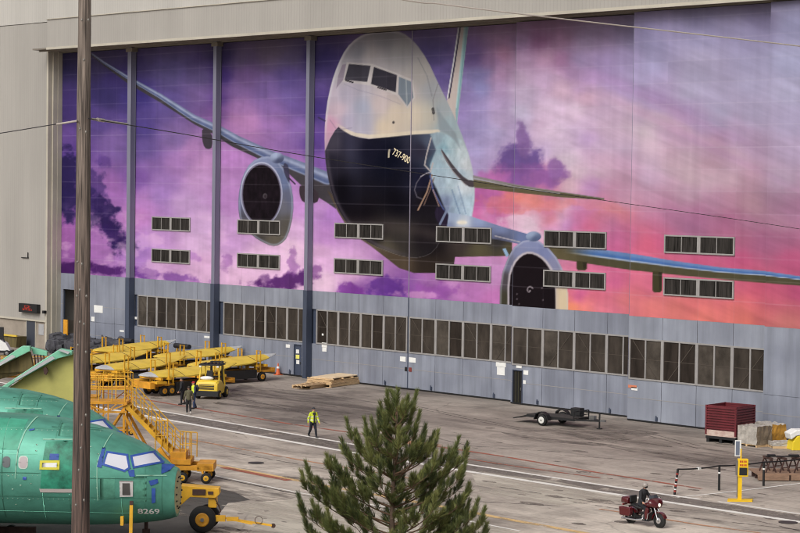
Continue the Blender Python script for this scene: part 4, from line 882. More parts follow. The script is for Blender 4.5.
# tow dolly at the nose
def wheel(name, parent, c, r, wdt, hub=M_YEL, axis=(0, 1, 0), rimf=.52):
    b = MB(); b.lathe(c, axis, [(r*.5, -wdt/2), (r*.9, -wdt/2), (r, -wdt*.3), (r, wdt*.3), (r*.9, wdt/2), (r*.5, wdt/2)], 28); o = b.build(name, M_RUB, parent)
    b = MB(); b.lathe(c, axis, [(r*rimf*.3, -wdt*.56), (r*rimf*.8, -wdt*.5), (r*rimf, -wdt*.54), (r*rimf, wdt*.54), (r*rimf*.8, wdt*.5), (r*rimf*.3, wdt*.56)], 20); b.build('rim', hub, o)
    b = MB(); b.lathe(c, axis, [(r*.14, -wdt*.66), (r*.14, wdt*.66)], 12); b.build('hub', M_STEEL, o); return o
wp = gp(203, 531.5); td = empty('tow_dolly', (wp.x, wp.y, 0), YR, 'yellow two wheeled tow dolly hitched to the nearest green nose, drawbar pointing right', 'tow dolly')
wheel('wheel', td, (0, -.25, .56), .56, .38, M_ORG); wheel('wheel', td, (.12, .95, .5), .5, .34, M_ORG)
def f_(b):
    b.prism([(-1.25, -.05, .95), (-1.1, -.05, .95), (-.55, -.05, 1.45), (.5, -.05, 1.42), (.68, -.05, 1.58), (.66, -.05, 1.82), (-.5, -.05, 1.9), (-1.0, -.05, 1.93)], (0, .7, 0))
    b.bx(.2, .55, .05, .6, 1.0, 1.44); b.bx(-.25, .3, .0, .9, .42, .62); b.cyl((.0, -.45, .56), (0, 1.2, .54), .07)
quick('frame_beam', M_YEL, td, f_, .02)
def f_(b):
    b.bx(-.45, .1, -.09, -.05, 1.55, 1.78); b.bx(.2, .42, -.09, -.05, 1.58, 1.7); b.tube([(.5, -.05, 1.4), (.75, -.1, .9), (.5, -.1, .5)], .025); b.tube([(.5, .3, 1.1), (.6, -.2, 1.25), (.7, -.2, 1.1)], .02)
quick('hose', M_RUST, td, f_)
def f_(b):
    b.bx(.1, .95, -.3, -.1, .48, .72); b.bar((.9, -.2, .62), (2.9, -.25, .34), .08); b.bx(1.0, 1.5, -.28, -.12, .5, .66); b.bar((.95, -.2, .6), (2.1, -.5, .42), .05)
quick('drawbar', M_YEL, td, f_)
def f_(b):
    b.lathe((2.95, -.25, .33), (0, 1, 0), [(.10, -.02), (.10, .02)], 12)
    n = 18
    for k in range(n):
        a0, a1 = 2*math.pi*k/n, 2*math.pi*(k+1)/n; b.cyl((2.35+.16*math.cos(a0), -.3, .56+.16*math.sin(a0)), (2.35+.16*math.cos(a1), -.3, .56+.16*math.sin(a1)), .014, n=6)
quick('hitch_eye', M_RUST, td, f_)
# yellow stand in front of the nose
sp_ = dp(131, 533, 80.5); sp_ = gp(131, 553); stn = empty('sensor_stand', (sp_.x, sp_.y, 0), YR, 'slim yellow stand in front of the nearest fuselage nose', 'stand')
def f_(b):
    b.bar((-.02, 0, 0), (.0, 0, 1.9), .13, .13); b.bar((-.35, 0, .05), (0, 0, .9), .09); b.bx(-.5, .5, -.3, .3, 0, .08)
    b.bx(-.42, -.3, -.1, .1, 1.1, 1.45)
quick('post', M_YEL, stn, f_); quick('head', M_RUST, stn, lambda b: b.box((.0, 0, 1.98), (.14, .1, .16)))
jp = gp(146, 541); jk = empty('nose_jack', (jp.x, jp.y, 0), YR, 'small dark jack under the nearest fuselage nose', 'jack')
quick('body', M_RUST, jk, lambda b: (b.cyl((0, 0, 0), (0, 0, .5), .16), b.cyl((0, 0, .5), (0, 0, 1.1), .08), b.box((0, 0, .05), (.7, .6, .1))))

# ---------------------------------------------------------------- stored wings, far left
def stored_wing(P, Z, label, skinm, extra=True):
    """P: outline in the picture of a panel standing on edge: lower-left, upper tip-left, upper right, lower right"""
    pts = [dp(x, y, Z) for x, y in P]; c = (pts[0]+pts[2])/2; nrm = Vector((math.cos(YR+math.pi/2), math.sin(YR+math.pi/2), 0))
    r = empty('stored_wing', (c.x, c.y, 0), 0, label, 'wing section', 'green wing sections standing on edge')
    L = [p-Vector((c.x, c.y, 0)) for p in pts]
    quick('skin_panel', skinm, r, lambda b: b.prism(L, nrm*.35), .03)
    return r, L, nrm
M_OLIV = mat('olive_skin', (176, 172, 96), .5, noise=(.6, .6, .8), amt=.16); M_BRN = mat('brown_cover', (92, 82, 48), .8, noise=(4, 4, .4), amt=.4)
M_MINT = mat('mint_primer', (120, 190, 158), .4, noise=(1.5, 1.5, 1.5), amt=.15); M_PALE = mat('pale_film', (178, 180, 182), .4, noise=(1.5, 1.5, 1.5), amt=.12)
r, L, nrm = stored_wing([(4, 391), (60, 353.5), (73.5, 352), (84, 360), (86, 402), (40, 404)], 106, 'wing section with dull yellow skin and mint green edge behind the utility pole', M_OLIV)
D = lambda pts, Z, r: [dp(x, y, Z)-Vector((r.location.x, r.location.y, 0)) for x, y in pts]
quick('leading_edge', M_MINT, r, lambda b: (b.prism(D([(-8, 393), (60, 348.8), (72, 351), (72, 355), (58, 358.5), (12, 384), (2, 392)], 105.6, r), nrm*.5)), .03)
quick('edge_film', M_PALE, r, lambda b: (b.prism(D([(15, 379), (52, 356), (55, 358.5), (14, 382)], 105.4, r), nrm*.1), b.prism(D([(58, 350.3), (61, 349.4), (70, 352), (68, 354.2)], 105.4, r), nrm*.1)))
quick('hinge_fitting', M_RUST, r, lambda b: (b.prism(D([(43, 368), (46, 367), (48, 371), (46, 375), (44, 374)], 105.5, r), nrm*.2)))
quick('support', M_YEL, r, lambda b: [b.prism([q-Vector((0, 0, 0)) for q in D([(x, 398), (x+2, 398), (x+2, 410), (x, 410)], 106.2, r)], nrm*.2) for x in (20, 60)])
r, L, nrm = stored_wing([(-30, 386), (28, 352), (30, 352), (34, 371), (20, 374), (-30, 376)], 122, 'wing section with brown covering and green edge at the far left', M_BRN)
quick('leading_edge', M_MINT, r, lambda b: (b.prism(D([(-30, 381), (22, 346), (30, 346.5), (30, 351), (-4, 368), (-30, 386)], 121.6, r), nrm*.5), b.prism(D([(31, 347), (47, 351.5), (47, 356), (33, 354)], 122.2, r), nrm*.4)), .03)
quick('edge_film', M_PALE, r, lambda b: b.prism(D([(-4, 365), (12, 354.5), (15.5, 357), (-4, 368)], 121.4, r), nrm*.1))
quick('support', M_RUST, r, lambda b: [b.prism(D([(x, 355), (x+.7, 355), (x+1.6, 366), (x+.9, 366)], 122.2, r), nrm*.2) for x in (34, 37, 40, 43)])

# ---------------------------------------------------------------- yellow stairs
def rails(b, pts, h=1.05, r=.026, mid=True, post=1.0):
    pts = [Vector(p) for p in pts]; up = Vector((0, 0, h))
    for a, c in zip(pts[:-1], pts[1:]):
        b.cyl(a+up, c+up, r, n=6)
        if mid: b.cyl(a+up*.52, c+up*.52, r*.85, n=6)
        n = max(1, int((c-a).length/post))
        for k in range(n+1): q = a.lerp(c, k/n); b.cyl(q, q+up, r, n=6)
sw = gp(206, 483.5); stw = empty('access_stairs', (sw.x, sw.y, 0), YR, 'yellow wheeled access stairs descending right beside the green fuselage noses', 'access stairs', 'yellow access equipment')
K = 20.9
for (x, y) in ((.0, 0), (.05, 1.6), (-1.15, .1), (-1.15, 1.7), (-5.2, .2), (-5.2, 1.8)): wheel('wheel', stw, (x, y, .26), .26, .2, M_YEL)
def f_(b):
    b.bx(-1.9, .3, .05, .28, .62, .86); b.bx(-1.9, .3, 1.45, 1.68, .62, .86); b.bx(-.45, .35, .05, 1.7, .58, .95); b.bx(-6.0, -1.8, .15, .35, .5, .72); b.bx(-6.0, -1.8, 1.5, 1.7, .5, .72)
    b.bx(-2.0, -.75, .0, 1.7, .9, 1.15); b.bar((-.2, .1, .6), (-.05, .05, .26), .1); b.bar((-1.7, .0, .9), (-2.3, .0, 1.7), .3, .2)
    b.bx(-1.75, -1.0, .1, 1.5, 1.15, 1.5)
quick('chassis', M_ORG, stw, f_, .01)
def f_(b):
    for y in (.3, 1.45): b.bar((-1.3, y, 1.0), (-4.0, y, 3.75), .06, .2)
    n = 12
    for k in range(n): t = (k+.5)/n; b.box((-1.3-2.7*t, .87, 1.0+2.8*t), (.28, 1.1, .04))
quick('stair_flight', M_YEL, stw, f_)
def f_(b):
    b.bx(-5.9, -3.9, .2, 1.7, 3.78, 3.9); b.bar((-5.9, .2, 3.4), (-3.9, .2, 3.4), .08); b.bar((-5.9, .2, 3.8), (-4.9, .2, 3.4), .06); b.bar((-4.9, .2, 3.4), (-3.9, .2, 3.8), .06)
quick('platform', M_ORG, stw, f_)
def f_(b):
    for (x0, x1) in ((-4.05, -4.05), (-5.8, -5.8)):
        for y in (.3, 1.6): b.bar((x0, y, .6), (x1, y, 3.8), .10)
    for y in (.3, 1.6): b.bar((-5.8, y, .8), (-4.05, y, 3.6), .09); b.bar((-4.05, y, .8), (-5.8, y, 3.6), .09); b.bar((-4.0, y, 3.2), (-2.6, y, .7), .12)
quick('support_frame', M_ORG, stw, f_)
def f_(b):
    for y in (.28, 1.5): rails(b, [(-1.3, y, 1.1), (-4.0, y, 3.9)], 1.05, post=.55)
    rails(b, [(-4.0, .25, 3.92), (-5.9, .25, 3.92), (-5.9, 1.65, 3.92), (-4.0, 1.65, 3.92)], 1.1, post=.5)
    rails(b, [(-1.3, .28, 1.15), (-.75, .28, 1.1)], 1.35, post=.25); rails(b, [(-1.3, 1.5, 1.15), (-.6, 1.5, 1.1)], 1.2, post=.25)
    rails(b, [(-2.5, .2, 1.5), (-1.9, .2, 1.5)], 1.5, post=.3)
quick('handrail', M_YEL, stw, f_)
# work platform behind the pole
pw_ = gp(52, 462); wkp = empty('work_platform', (pw_.x, pw_.y, 0), YR, 'yellow railed work platform in front of the olive wing section, left of the utility pole', 'work platform', 'yellow access equipment')
Zw = (pw_-Vector(CAM)).dot(Vector(fw))
def f_(b):
    b.bx(-1.5, 2.3, 0, 1.4, 3.3, 3.42)
    for x in (-1.4, .4, 2.2):
        for y in (.05, 1.35): b.bar((x, y, .3), (x, y, 3.3), .09)
    for y in (.05, 1.35): b.bar((-1.4, y, .5), (2.2, y, 3.1), .06); b.bx(-1.5, 2.3, y-.05, y+.05, .3, .42)
quick('frame', M_ORG, wkp, f_)
def f_(b):
    rails(b, [(-1.5, .03, 3.42), (2.3, .03, 3.42), (2.3, 1.37, 3.42), (-1.5, 1.37, 3.42)], 1.1, post=.6)
    b.cyl((-2.6, 0, 3.3), (-.4, 0, 4.4), .026, n=6); b.cyl((-2.2, .1, 3.3), (-.1, .1, 4.3), .026, n=6)
quick('handrail', M_YEL, wkp, f_)
for x in (-1.4, 2.2):
    for y in (.05, 1.35): wheel('wheel', wkp, (x, y, .2), .2, .1)
pw_ = gp(12, 430); wk2 = copy_tree(wkp); wk2.location = (pw_.x, pw_.y, 0); wk2['label'] = 'orange railed work platform at the left edge below the brown wing section'
# third stand, on the right side of the pole
pw_ = gp(103, 436); wk3 = copy_tree(wkp); wk3.location = (pw_.x, pw_.y, 0); wk3.rotation_euler.z = YR+R_(20); wk3['label'] = 'yellow railed work platform just right of the utility pole behind the access stairs'
for o_, s in ((wk2, (1, 1, .93)), (wk3, (.75, 1, .80))): o_.scale = s

# ---------------------------------------------------------------- flap carriers
def carrier():
    r = empty('wing_carrier', (0, 0, 0), 0, '', 'transport trailer', 'yellow carriers parked before the hangar doors')
    def f_(b):
        for x in (-.85, .85): b.bx(x-.08, x+.08, -3.4, 3.4, .68, .84)
        for y in (-3.3, -1.6, 0, 1.6, 3.3): b.bx(-.85, .85, y-.08, y+.08, .64, .84)
        b.bx(-1.15, 1.15, -3.75, -3.35, .55, 1.0); b.bx(-.8, .8, 3.3, 3.6, .6, .95)
    quick('chassis', M_ORG, r, f_, .01)
    def f_(b):
        for x in (-1.1, 1.1):
            b.bx(x-.35, x+.35, -3.4, -2.6, .9, 1.05)
            for y in (-2.2, 1.6): quick('upright', M_YEL, r, lambda q: (q.bar((x, y, .8), (x, y, 2.35), .075), q.bar((x, y+.35, .8), (x, y+.35, 2.3), .075), q.bar((x, y, 2.3), (x, y+.35, 2.27), .05)))
        for y in (-2.2, 1.6, -2.9, 2.4): quick('bolster', M_YEL, r, lambda q: (q.bx(-1.3, 1.3, y-.09, y+.09, 1.12, 1.28), q.bx(-.1, .1, y-.09, y+.09, .8, 1.12)))
    quick('side_rail', M_YEL, r, f_)
    for x in (-.95, .95):
        for y in (-2.5, -1.9, 2.2): wheel('wheel', r, (x, y, .36), .36, .26, M_ORG, (1, 0, 0))
    for x in (-1.05, 1.05): quick('tank_or_gap_box', M_BLACK, r, lambda b: b.bx(x-.22, x+.22, -1.6, 1.5, .3, .92))  # black boxes added as the dark gaps and tyres under the carrier
    return r
def blade(white_at_far=False):
    """long thin leaf-shaped wing part lying along y, its near edge turned down"""
    b = MB(); prof = [(-3.9, .05), (-3.5, .42), (-2.9, .75), (-2.0, 1.0), (-.6, 1.16), (1, 1.12), (2.2, .9), (3.2, .55), (3.9, .22), (4.3, .03)]
    rings = []
    for y, wx in prof:
        t_ = .05+.16*wx; rise = .14*(y/4)**2; ring = []
        for (u, v) in ((-1, 0), (-.6, .6), (0, 1.0), (.55, .7), (1, .0), (1.0, -.35), (.5, -.8), (0, -1), (-.6, -.5)):
            ring.append((1.12*wx*u, y, t_*v+rise-.10*wx*u))
        rings.append(ring)
    b.loft(rings, smooth=False)
    for k, f in enumerate(b.f):
        y = sum(b.v[i][1] for i in f)/len(f); n_ = len(f); a, c_, d = (Vector(b.v[f[q]]) for q in (0, 1, 2)); nz_ = abs((c_-a).cross(d-a).normalized().z)
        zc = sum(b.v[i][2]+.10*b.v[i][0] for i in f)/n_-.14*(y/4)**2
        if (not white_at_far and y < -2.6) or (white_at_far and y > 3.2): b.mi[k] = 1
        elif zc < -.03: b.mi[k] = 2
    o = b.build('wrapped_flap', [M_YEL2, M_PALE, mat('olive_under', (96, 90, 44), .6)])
    for yy in (-1.0, 1.6):
        w_ = float(np.interp(yy, [p[0] for p in prof], [p[1] for p in prof])); q = MB(); t_ = .05+.16*w_+.012
        pts = [(1.13*w_*u, t_*v+.14*(yy/4)**2-.10*w_*u) for (u, v) in ((-1, 0), (-.6, .6), (0, 1.0), (.55, .7), (1, .0))]
        for (x0, z0), (x1, z1) in zip(pts[:-1], pts[1:]): q.bar((x0, yy, z0), (x1, yy, z1), .04, .012)
        q.build('strap', M_RUST, o)
    return o
car0 = carrier()
CL = [(104, 378, 'leftmost of the yellow carriers, just right of the utility pole', 0), (139, 385, 'yellow carrier in the front row directly above the stair platform', 0), (186, 393, 'yellow carrier in the front row behind the three standing people', 0),
      (133, 366, 'rear row yellow carrier nearest the building with upright posts by the dark rubble', 1), (196, 373, 'rear row yellow carrier behind the forklift cab', 1), (230, 382, 'rightmost yellow carrier with wheels showing right of the forklift', 1)]
PL = ['yellow wrapped wing panel just right of the utility pole', 'long yellow wrapped wing panel with white near tip above the stairs', 'large yellow wrapped wing panel with white tip left of the forklift', 'pointed yellow panel with white far tip, the farthest left in the back row', 'yellow wrapped panel on the rear carrier behind the forklift roof', 'pointed yellow panel to the right of the forklift cab']
def longobj(kind, first, i, px, py, lab, zoff, rz):
    o = first if i == 0 else copy_tree(first); p = gp(px, py); o.location = (p.x, p.y+.0, zoff); o.rotation_euler = (R_(2.5 if zoff else 0), 0, rz); o['label'] = lab; return o
bl0 = blade(False); bl1 = blade(True)
tag(bl0, 'x', 'wing panel', 'yellow wrapped wing panels'); tag(bl1, 'x', 'wing panel', 'yellow wrapped wing panels')
for i, (px, py, lab, far) in enumerate(CL):
    rz = R_([0, 3, -2, 2, -3, 0][i])
    longobj('c', car0, i, px, py, lab, 0, rz)
    first = bl1 if far else bl0; used = {0: True, 3: True}.get(i, False)
    o = first if used else copy_tree(first); p = gp(px, py); o.location = (p.x, p.y, 1.5); o.rotation_euler = (R_(3), 0, rz); o['label'] = PL[i]
# rolled black covers and grey clutter
M_TARP = mat('black_tarp', (38, 38, 42), .5, noise=(4, 4, 4), amt=.4, bump=.5, bscale=6)
for (x0, x1, y, z, lab) in [(119, 137, 350, 1.15, 'black rolled cover lying above the farthest yellow panel'), (175, 194, 356, 1.3, 'black rolled cover lying left of the middle column base'), (214, 232, 362, 1.2, 'black rolled cover above the forklift on the right')]:
    a = gp(x0, y+8); c = gp(x1, y+8+ (x1-x0)*.12); b = MB()
    L_ = (c-a).length; o = empty('rolled_cover', a, math.atan2(c.y-a.y, c.x-a.x), lab, 'cover', 'rolled black covers')
    quick('roll', M_TARP, o, lambda b: b.cyl((0, 0, 1.5), (L_*.75, 0, 1.5), .2, .2, 14))
    quick('stand', M_YEL, o, lambda b: [b.bar((q, dy, 0), (q, 0, 1.35), .07) for q in (.3, L_*.45) for dy in (-.4, .4)])
for (x0, x1, y, lab) in [(121, 142, 387, 'black padded box on the front carrier above the stairs'),]:
    p = gp((x0+x1)/2, y); o = empty('equipment_box', p, YR, lab, 'box'); quick('body', M_TARP, o, lambda b: b.bx(-.75, .75, -.5, .5, .1, .95), .05)
    quick('lid', M_BLACK, o, lambda b: b.bx(-.78, .78, -.53, .53, .95, 1.02))
b = MB()
for k in range(700):
    px = random.uniform(52, 128); py = 350.5+(px-57)*.115+random.uniform(-3.2, 3.6); p = gp(px, py); s = random.uniform(.2, .95)
    b.box((p.x, p.y, random.uniform(0, 1.1)), (s*random.uniform(.6, 1.6), s, s*random.uniform(.5, 1.1)), rot=Matrix.Rotation(random.random()*3, 3, 'Z')@Matrix.Rotation(random.uniform(-.5, .5), 3, 'X'))
tag(b.build('rubble', mat('grey_rubble', (70, 70, 76), .8, noise=(1.2, 1.2, 1.2), amt=.7)), 'low heap of grey rubble and scrap along the foot of the hangar wall', 'rubble', kind='stuff')
# orange board and bollard in the doorway, clutter on the far left
p = gp(65.5, 351); o = empty('orange_panel', p, 0, 'tall orange panel standing in the open doorway behind the pole', 'panel'); quick('board', M_ORG, o, lambda b: b.bx(-.3, .3, -.05, .05, 0, 2.7)); quick('foot', M_RUST, o, lambda b: b.bx(-.35, .35, -.25, .25, 0, .08))
p = gp(23.5, 345); o = empty('bollard', p, 0, 'yellow bollard by the slate side door at the far left', 'bollard'); quick('post', mat('bollard_yellow', (190, 165, 50), .6), o, lambda b: b.cyl((0, 0, 0), (0, 0, 1.0), .17)); quick('cap', mat('bollard_yellow', (190, 165, 50), .6), o, lambda b: b.ell((0, 0, 1.0), (.17, .17, .1)))
p = gp(13, 346.5); o = empty('skip_bin', p, R_(2), 'low olive brown bin with yellow rail against the beige wall', 'bin'); quick('body', M_BRN, o, lambda b: b.prism([(-1.2, -.5, 0), (1.2, -.5, 0), (1.35, -.5, .95), (-1.35, -.5, .95)], (0, 1, 0))); quick('rim', M_YEL2, o, lambda b: b.bx(-1.6, 1.4, -.62, -.5, .95, 1.1))
p = gp(2, 356); o = empty('service_cart', p, YR, 'black and white service cart cut by the left edge of the picture', 'cart')
quick('body', M_WHITE, o, lambda b: b.prism([(-1.0, -.5, .4), (.8, -.5, .4), (.4, -.5, 1.1), (-.3, -.5, 1.5), (-1.0, -.5, 1.5)], (0, 1, 0)), .04)
quick('mast', M_BLACK, o, lambda b: (b.bx(-.2, .1, -.2, .2, 1.4, 2.4), b.bar((.5, -.3, .5), (.1, -.3, 1.6), .12), b.bx(-.9, .9, -.55, .55, .3, .5)))
for x in (-.6, .5):
    for y in (-.5, .5): wheel('wheel', o, (x, y, .27), .27, .16, M_STEEL)

# ---------------------------------------------------------------- forklift
p = gp(212, 397.5); fl = empty('forklift', p, YR+R_(-12), 'yellow forklift with black roof and grille parked by the yellow panels', 'forklift')
fl.scale = (.88, .88, .92)
# local: rear faces -y (camera)
M_FY = mat('forklift_yellow', (222, 190, 60), .4, noise=(1, 1, 1), amt=.1)
def f_(b):
    rings = []
    for y, w_, z0, z1 in [(-1.45, .72, .45, 1.05), (-1.4, .86, .38, 1.25), (-1.1, .9, .36, 1.38), (-.2, .88, .36, 1.36), (.9, .85, .4, .85)]:
        rings.append([(-w_, y, z0), (-w_*.6, y, z0-.03), (w_*.6, y, z0-.03), (w_, y, z0), (w_, y, z1-.15), (w_*.85, y, z1), (-w_*.85, y, z1), (-w_, y, z1-.15)])
    b.loft(rings, smooth=False)
quick('body', M_FY, fl, f_, .03)
quick('grille', M_BLACK, fl, lambda b: (b.bx(-.6, .6, -1.47, -1.43, .72, 1.08), b.bx(-.93, .93, -1.52, -1.2, .22, .62)))
quick('grille_bar', M_FY, fl, lambda b: [b.bx(-.6, .6, -1.49, -1.47, z, z+.025) for z in (.8, .9, 1.0)])
for x in (-.78, .78):
    quick('pillar', M_FY, fl, lambda b: b.bar((x, -.75, 1.35), (x*.92, -.55, 2.42), .09)); quick('pillar', M_FY, fl, lambda b: b.bar((x, .85, .85), (x*.92, .45, 2.42), .09))
def f_(b):
    b.bx(-.85, .85, -.8, .7, 2.42, 2.52)
    for x in np.linspace(-.7, .7, 6): b.bx(x-.03, x+.03, -.8, .7, 2.52, 2.56)
quick('roof', M_BLACK, fl, f_)
quick('seat', M_BLACK, fl, lambda b: (b.box((0, -.35, 1.45), (.5, .5, .15)), b.box((0, -.62, 1.75), (.5, .12, .6))), .03)
quick('white_bag', M_WHITE, fl, lambda b: b.ell((-.15, -.9, 1.5), (.55, .3, .16)))
def f_(b):
    for x in (-.45, .45): b.bx(x-.07, x+.07, 1.15, 1.3, .1, 2.6)
    for z in (.4, 1.4, 2.5): b.bx(-.45, .45, 1.18, 1.26, z, z+.12)
quick('mast', M_BLACK, fl, f_)
for x in (-.3, .3): quick('fork', M_STEEL, fl, lambda b: b.bx(x-.06, x+.06, 1.3, 2.4, .08, .14))
for x in (-.82, .82): wheel('wheel', fl, (x, -.95, .33), .33, .28, M_FY, (1, 0, 0)); wheel('wheel', fl, (x, .8, .4), .4, .32, M_FY, (1, 0, 0))
for x in (-.7, .7): quick('lamp', M_WHITE, fl, lambda b: b.box((x, -.85, 2.36), (.16, .08, .1)))

# ---------------------------------------------------------------- people
def capsule(b, p0, p1, r0, r1, n=12):
    p0, p1 = Vector(p0), Vector(p1); d = p1-p0; L = d.length; q = (d if L > 1e-5 else Vector((0, 0, 1))).to_track_quat('Z', 'Y'); prof = []
    for k in range(5): a = -math.pi/2+math.pi/2*k/4; prof.append((max(r0*math.cos(a), r0*.04), r0*math.sin(a)))
    for k in range(1, 5): a = math.pi/2*k/4; prof.append((max(r1*math.cos(a), r1*.04), L+r1*math.sin(a)))
    b.loft([[p0+q@Vector((r*math.cos(2*math.pi*i/n), r*math.sin(2*math.pi*i/n), h)) for i in range(n)] for r, h in prof])
def remesh(name, b, m, parent, vox=.012, mats=None, assign=None):
    o = b.build(name, M_BLACK); md = o.modifiers.new('r', 'REMESH'); md.mode = 'VOXEL'; md.voxel_size = vox
    sm = o.modifiers.new('s', 'SMOOTH'); sm.factor = .5; sm.iterations = 2
    dg = bpy.context.evaluated_depsgraph_get(); dg.update(); me = bpy.data.meshes.new_from_object(o.evaluated_get(dg)); bpy.data.objects.remove(o)
    me.materials.clear()
    for q in (mats or [m]): me.materials.append(q)
    me.polygons.foreach_set('use_smooth', [True]*len(me.polygons))
    if assign: me.polygons.foreach_set('material_index', [assign(p.center) for p in me.polygons])
    me.name = name; o = bpy.data.objects.new(name, me); COL.objects.link(o); o.parent = parent; return o
M_SKIN = mat('skin', (188, 140, 116), .5); 
def person(loc, rz, J, label, jacket, trousers, boots, hat=None, hair=(50, 38, 32), group=None, helmet=None, vest=None, bag=None, beard=False):
    """J: joints facing +x, left = +y.  hip, chest, neck, head, and per side elbow, wrist, knee, ankle, toe"""
    r = empty('person', loc, rz, label, 'person', group); V = Vector
    hip, chest, head = V(J['hip']), V(J['chest']), V(J['head']); neck = chest+(head-chest)*.45; up = (chest-hip).normalized()
    lat = V((0, 1, 0)); fwd = lat.cross(up).normalized(); sh = {s: chest+up*.02+lat*(.17*s) for s in (1, -1)}; hp = {s: hip+lat*(.085*s)-up*.04 for s in (1, -1)}
    body = MB(); capsule(body, hip, hip+up*.18, .135, .125); capsule(body, hip+up*.15, chest-up*.08, .13, .15); 
    body.ell(chest-up*.04, (.12, .17, .16)); body.ell(hip, (.12, .16, .12)); capsule(body, chest, neck, .075, .055); capsule(body, neck, head-V((0, 0, .04)), .052, .05)
    body.ell(head, (.098, .078, .118)); body.ell(head+V((.03, 0, -.06)), (.062, .055, .055))
    capsule(body, head+V((.088, 0, .0)), head+V((.112, 0, -.028)), .010, .016); [body.ell(head+V((-.005, .08*s, -.01)), (.02, .012, .032)) for s in (1, -1)]
    capsule(body, head+V((.09, -.022, -.055)), head+V((.09, .022, -.055)), .009, .009)
    jk = MB(); tr = MB(); bt = MB()
    jk.ell(chest-up*.04, (.155, .2, .185)); capsule(jk, hip+up*.02, chest-up*.1, .165, .17); jk.ell(hip+up*.06, (.165, .185, .15)); capsule(jk, chest, neck-up*.01, .12, .075)
    tr.ell(hip-up*.02, (.145, .175, .13))
    for s, k in ((1, 'L'), (-1, 'R')):
        e, w_, kn, an, to = (V(J[q+k]) for q in ('elbow', 'wrist', 'knee', 'ankle', 'toe'))
        capsule(body, sh[s], e, .052, .042); capsule(body, e, w_, .042, .028)
        capsule(body, hp[s], kn, .085, .056); capsule(body, kn, an, .056, .038); capsule(body, an-V((0, 0, .03)), to, .04, .03)
        d = (w_-e).normalized(); side = d.cross(V((0, 1, 0)));  side = side.normalized() if side.length > .1 else V((1, 0, 0)); palm = w_+d*.055
        capsule(body, w_, palm, .03, .036); nrm = V((0, -s, 0)); curl = V((0, -s*.012, 0))
        for q in range(4):
            o_ = side*(-.03+.02*q); L_ = (.075, .085, .08, .062)[q]; a0 = w_+d*.08+o_; a1 = a0+d*L_*.55; a2 = a1+(d*.6+nrm*.8).normalized()*L_*.5
            capsule(body, a0, a1, .0095, .009, 8); capsule(body, a1, a2, .009, .008, 8)
        t0 = w_+d*.03-side*.03; capsule(body, t0, t0+(d*.6-side*.7).normalized()*.055, .012, .01, 8)
        jk.ell(sh[s], (.085, .085, .085)); capsule(jk, sh[s], e, .08, .066); capsule(jk, e, w_-d*.02, .066, .048)
        capsule(tr, hp[s], kn, .108, .078); capsule(tr, kn, an+V((0, 0, .02)), .078, .06)
        capsule(bt, an-V((.02, 0, .02)), to, .056, .042); capsule(bt, an+V((0, 0, .05)), an-V((0, 0, .03)), .056, .058)
    remesh('body', body, M_SKIN, r, .009)
    jm = [mat('cloth_%s' % '_'.join(map(str, jacket)), jacket, .8, noise=(9, 9, 9), amt=.2)]
    asg = None
    if vest:
        jm += [mat('reflective', (205, 205, 195), .4), mat('vest_dark', (40, 40, 46), .7)]
        c_ = chest; 
        if vest == 'strip': jm[1] = mat('hi_vis', (206, 222, 50), .7)
        def asg(p):
            if vest == 'strip': return 1 if (p.x > .02 and p.z > hip.z+.05 and abs(p.y) < .19) else 0
            if vest == 'open' and abs(p.y) < .05+.05*(p.z > chest.z-.05) and p.x > .06 and p.z < chest.z+.1: return 2
            for z in (hip.z+.10, chest.z-.16):
                if abs(p.z-z) < .028: return 1
            return 0
    remesh('jacket', jk, None, r, .014, jm, asg)
    remesh('trousers', tr, mat('cloth_%s' % '_'.join(map(str, trousers)), trousers, .85, noise=(9, 9, 9), amt=.2), r, .014)
    remesh('boots', bt, mat('boot_%s' % '_'.join(map(str, boots)), boots, .6), r, .014)

    for s in (1, -1): ey = MB(); ey.ell(head+V((.089, .03*s, .008)), (.012, .013, .009)); ey.build('eye', M_BLACK, r)
    if helmet:
        h = MB(); h.ell(head+V((-.005, 0, .03)), (.142, .122, .125)); h.build('helmet', mat('helmet_%s' % helmet[0], helmet, .3), r)
        h = MB(); h.ell(head+V((.05, 0, -.03)), (.085, .085, .07)); h.build('face_cover', M_BLACK, r)
    else:
        h = MB(); h.ell(head+V((-.02, 0, .035)), (.1, .088, .1)); h.build('hair', mat('hair_%d' % hair[0], hair, .8), r)
        if hat:
            h = MB(); h.ell(head+V((-.01, 0, .06)), (.115, .1, .08)); h.ell(head+V((.09, 0, .045)), (.07, .07, .012)); h.build('cap', mat('cap_%d_%d' % (hat[0], hat[1]), hat, .7), r)
    if bag:
        bg_ = MB(); bg_.ell(chest-fwd*(-.0)+V((-.22, 0, -.08)), (.13, .17, .24)); remesh('backpack', bg_, mat('bag_%d' % bag[0], bag, .8), r, .02)
    return r
def stand(dx=0, stride=0.0, armf=.08, armb=-.05):
    s = stride
    def leg(y, a):
        k = (math.sin(a)*.43, y, .92-math.cos(a)*.43); b_ = a-.25*(a < 0)-.05; an = (k[0]+math.sin(b_)*.41, y, k[2]-math.cos(b_)*.41); return k, an
    kL, aL = leg(.1, s); kR, aR = leg(-.1, -s); m = min(aL[2], aR[2])-.085
    J = dict(hip=(0, 0, .95), chest=(.01, 0, 1.40), head=(.04, 0, 1.645), elbowL=(-.03+armf*.5, .26, 1.14), wristL=(armf+.06, .29, .90), elbowR=(-.03+armb*.5, -.26, 1.14), wristR=(armb+.06, -.29, .90),
             kneeL=kL, ankleL=aL, toeL=(aL[0]+.17, .12, aL[2]-.045), kneeR=kR, ankleR=aR, toeR=(aR[0]+.17, -.12, aR[2]-.045))
    return {k: (v[0], v[1], v[2]-m) for k, v in J.items()}
G_ = 'group of three standing before the forklift'
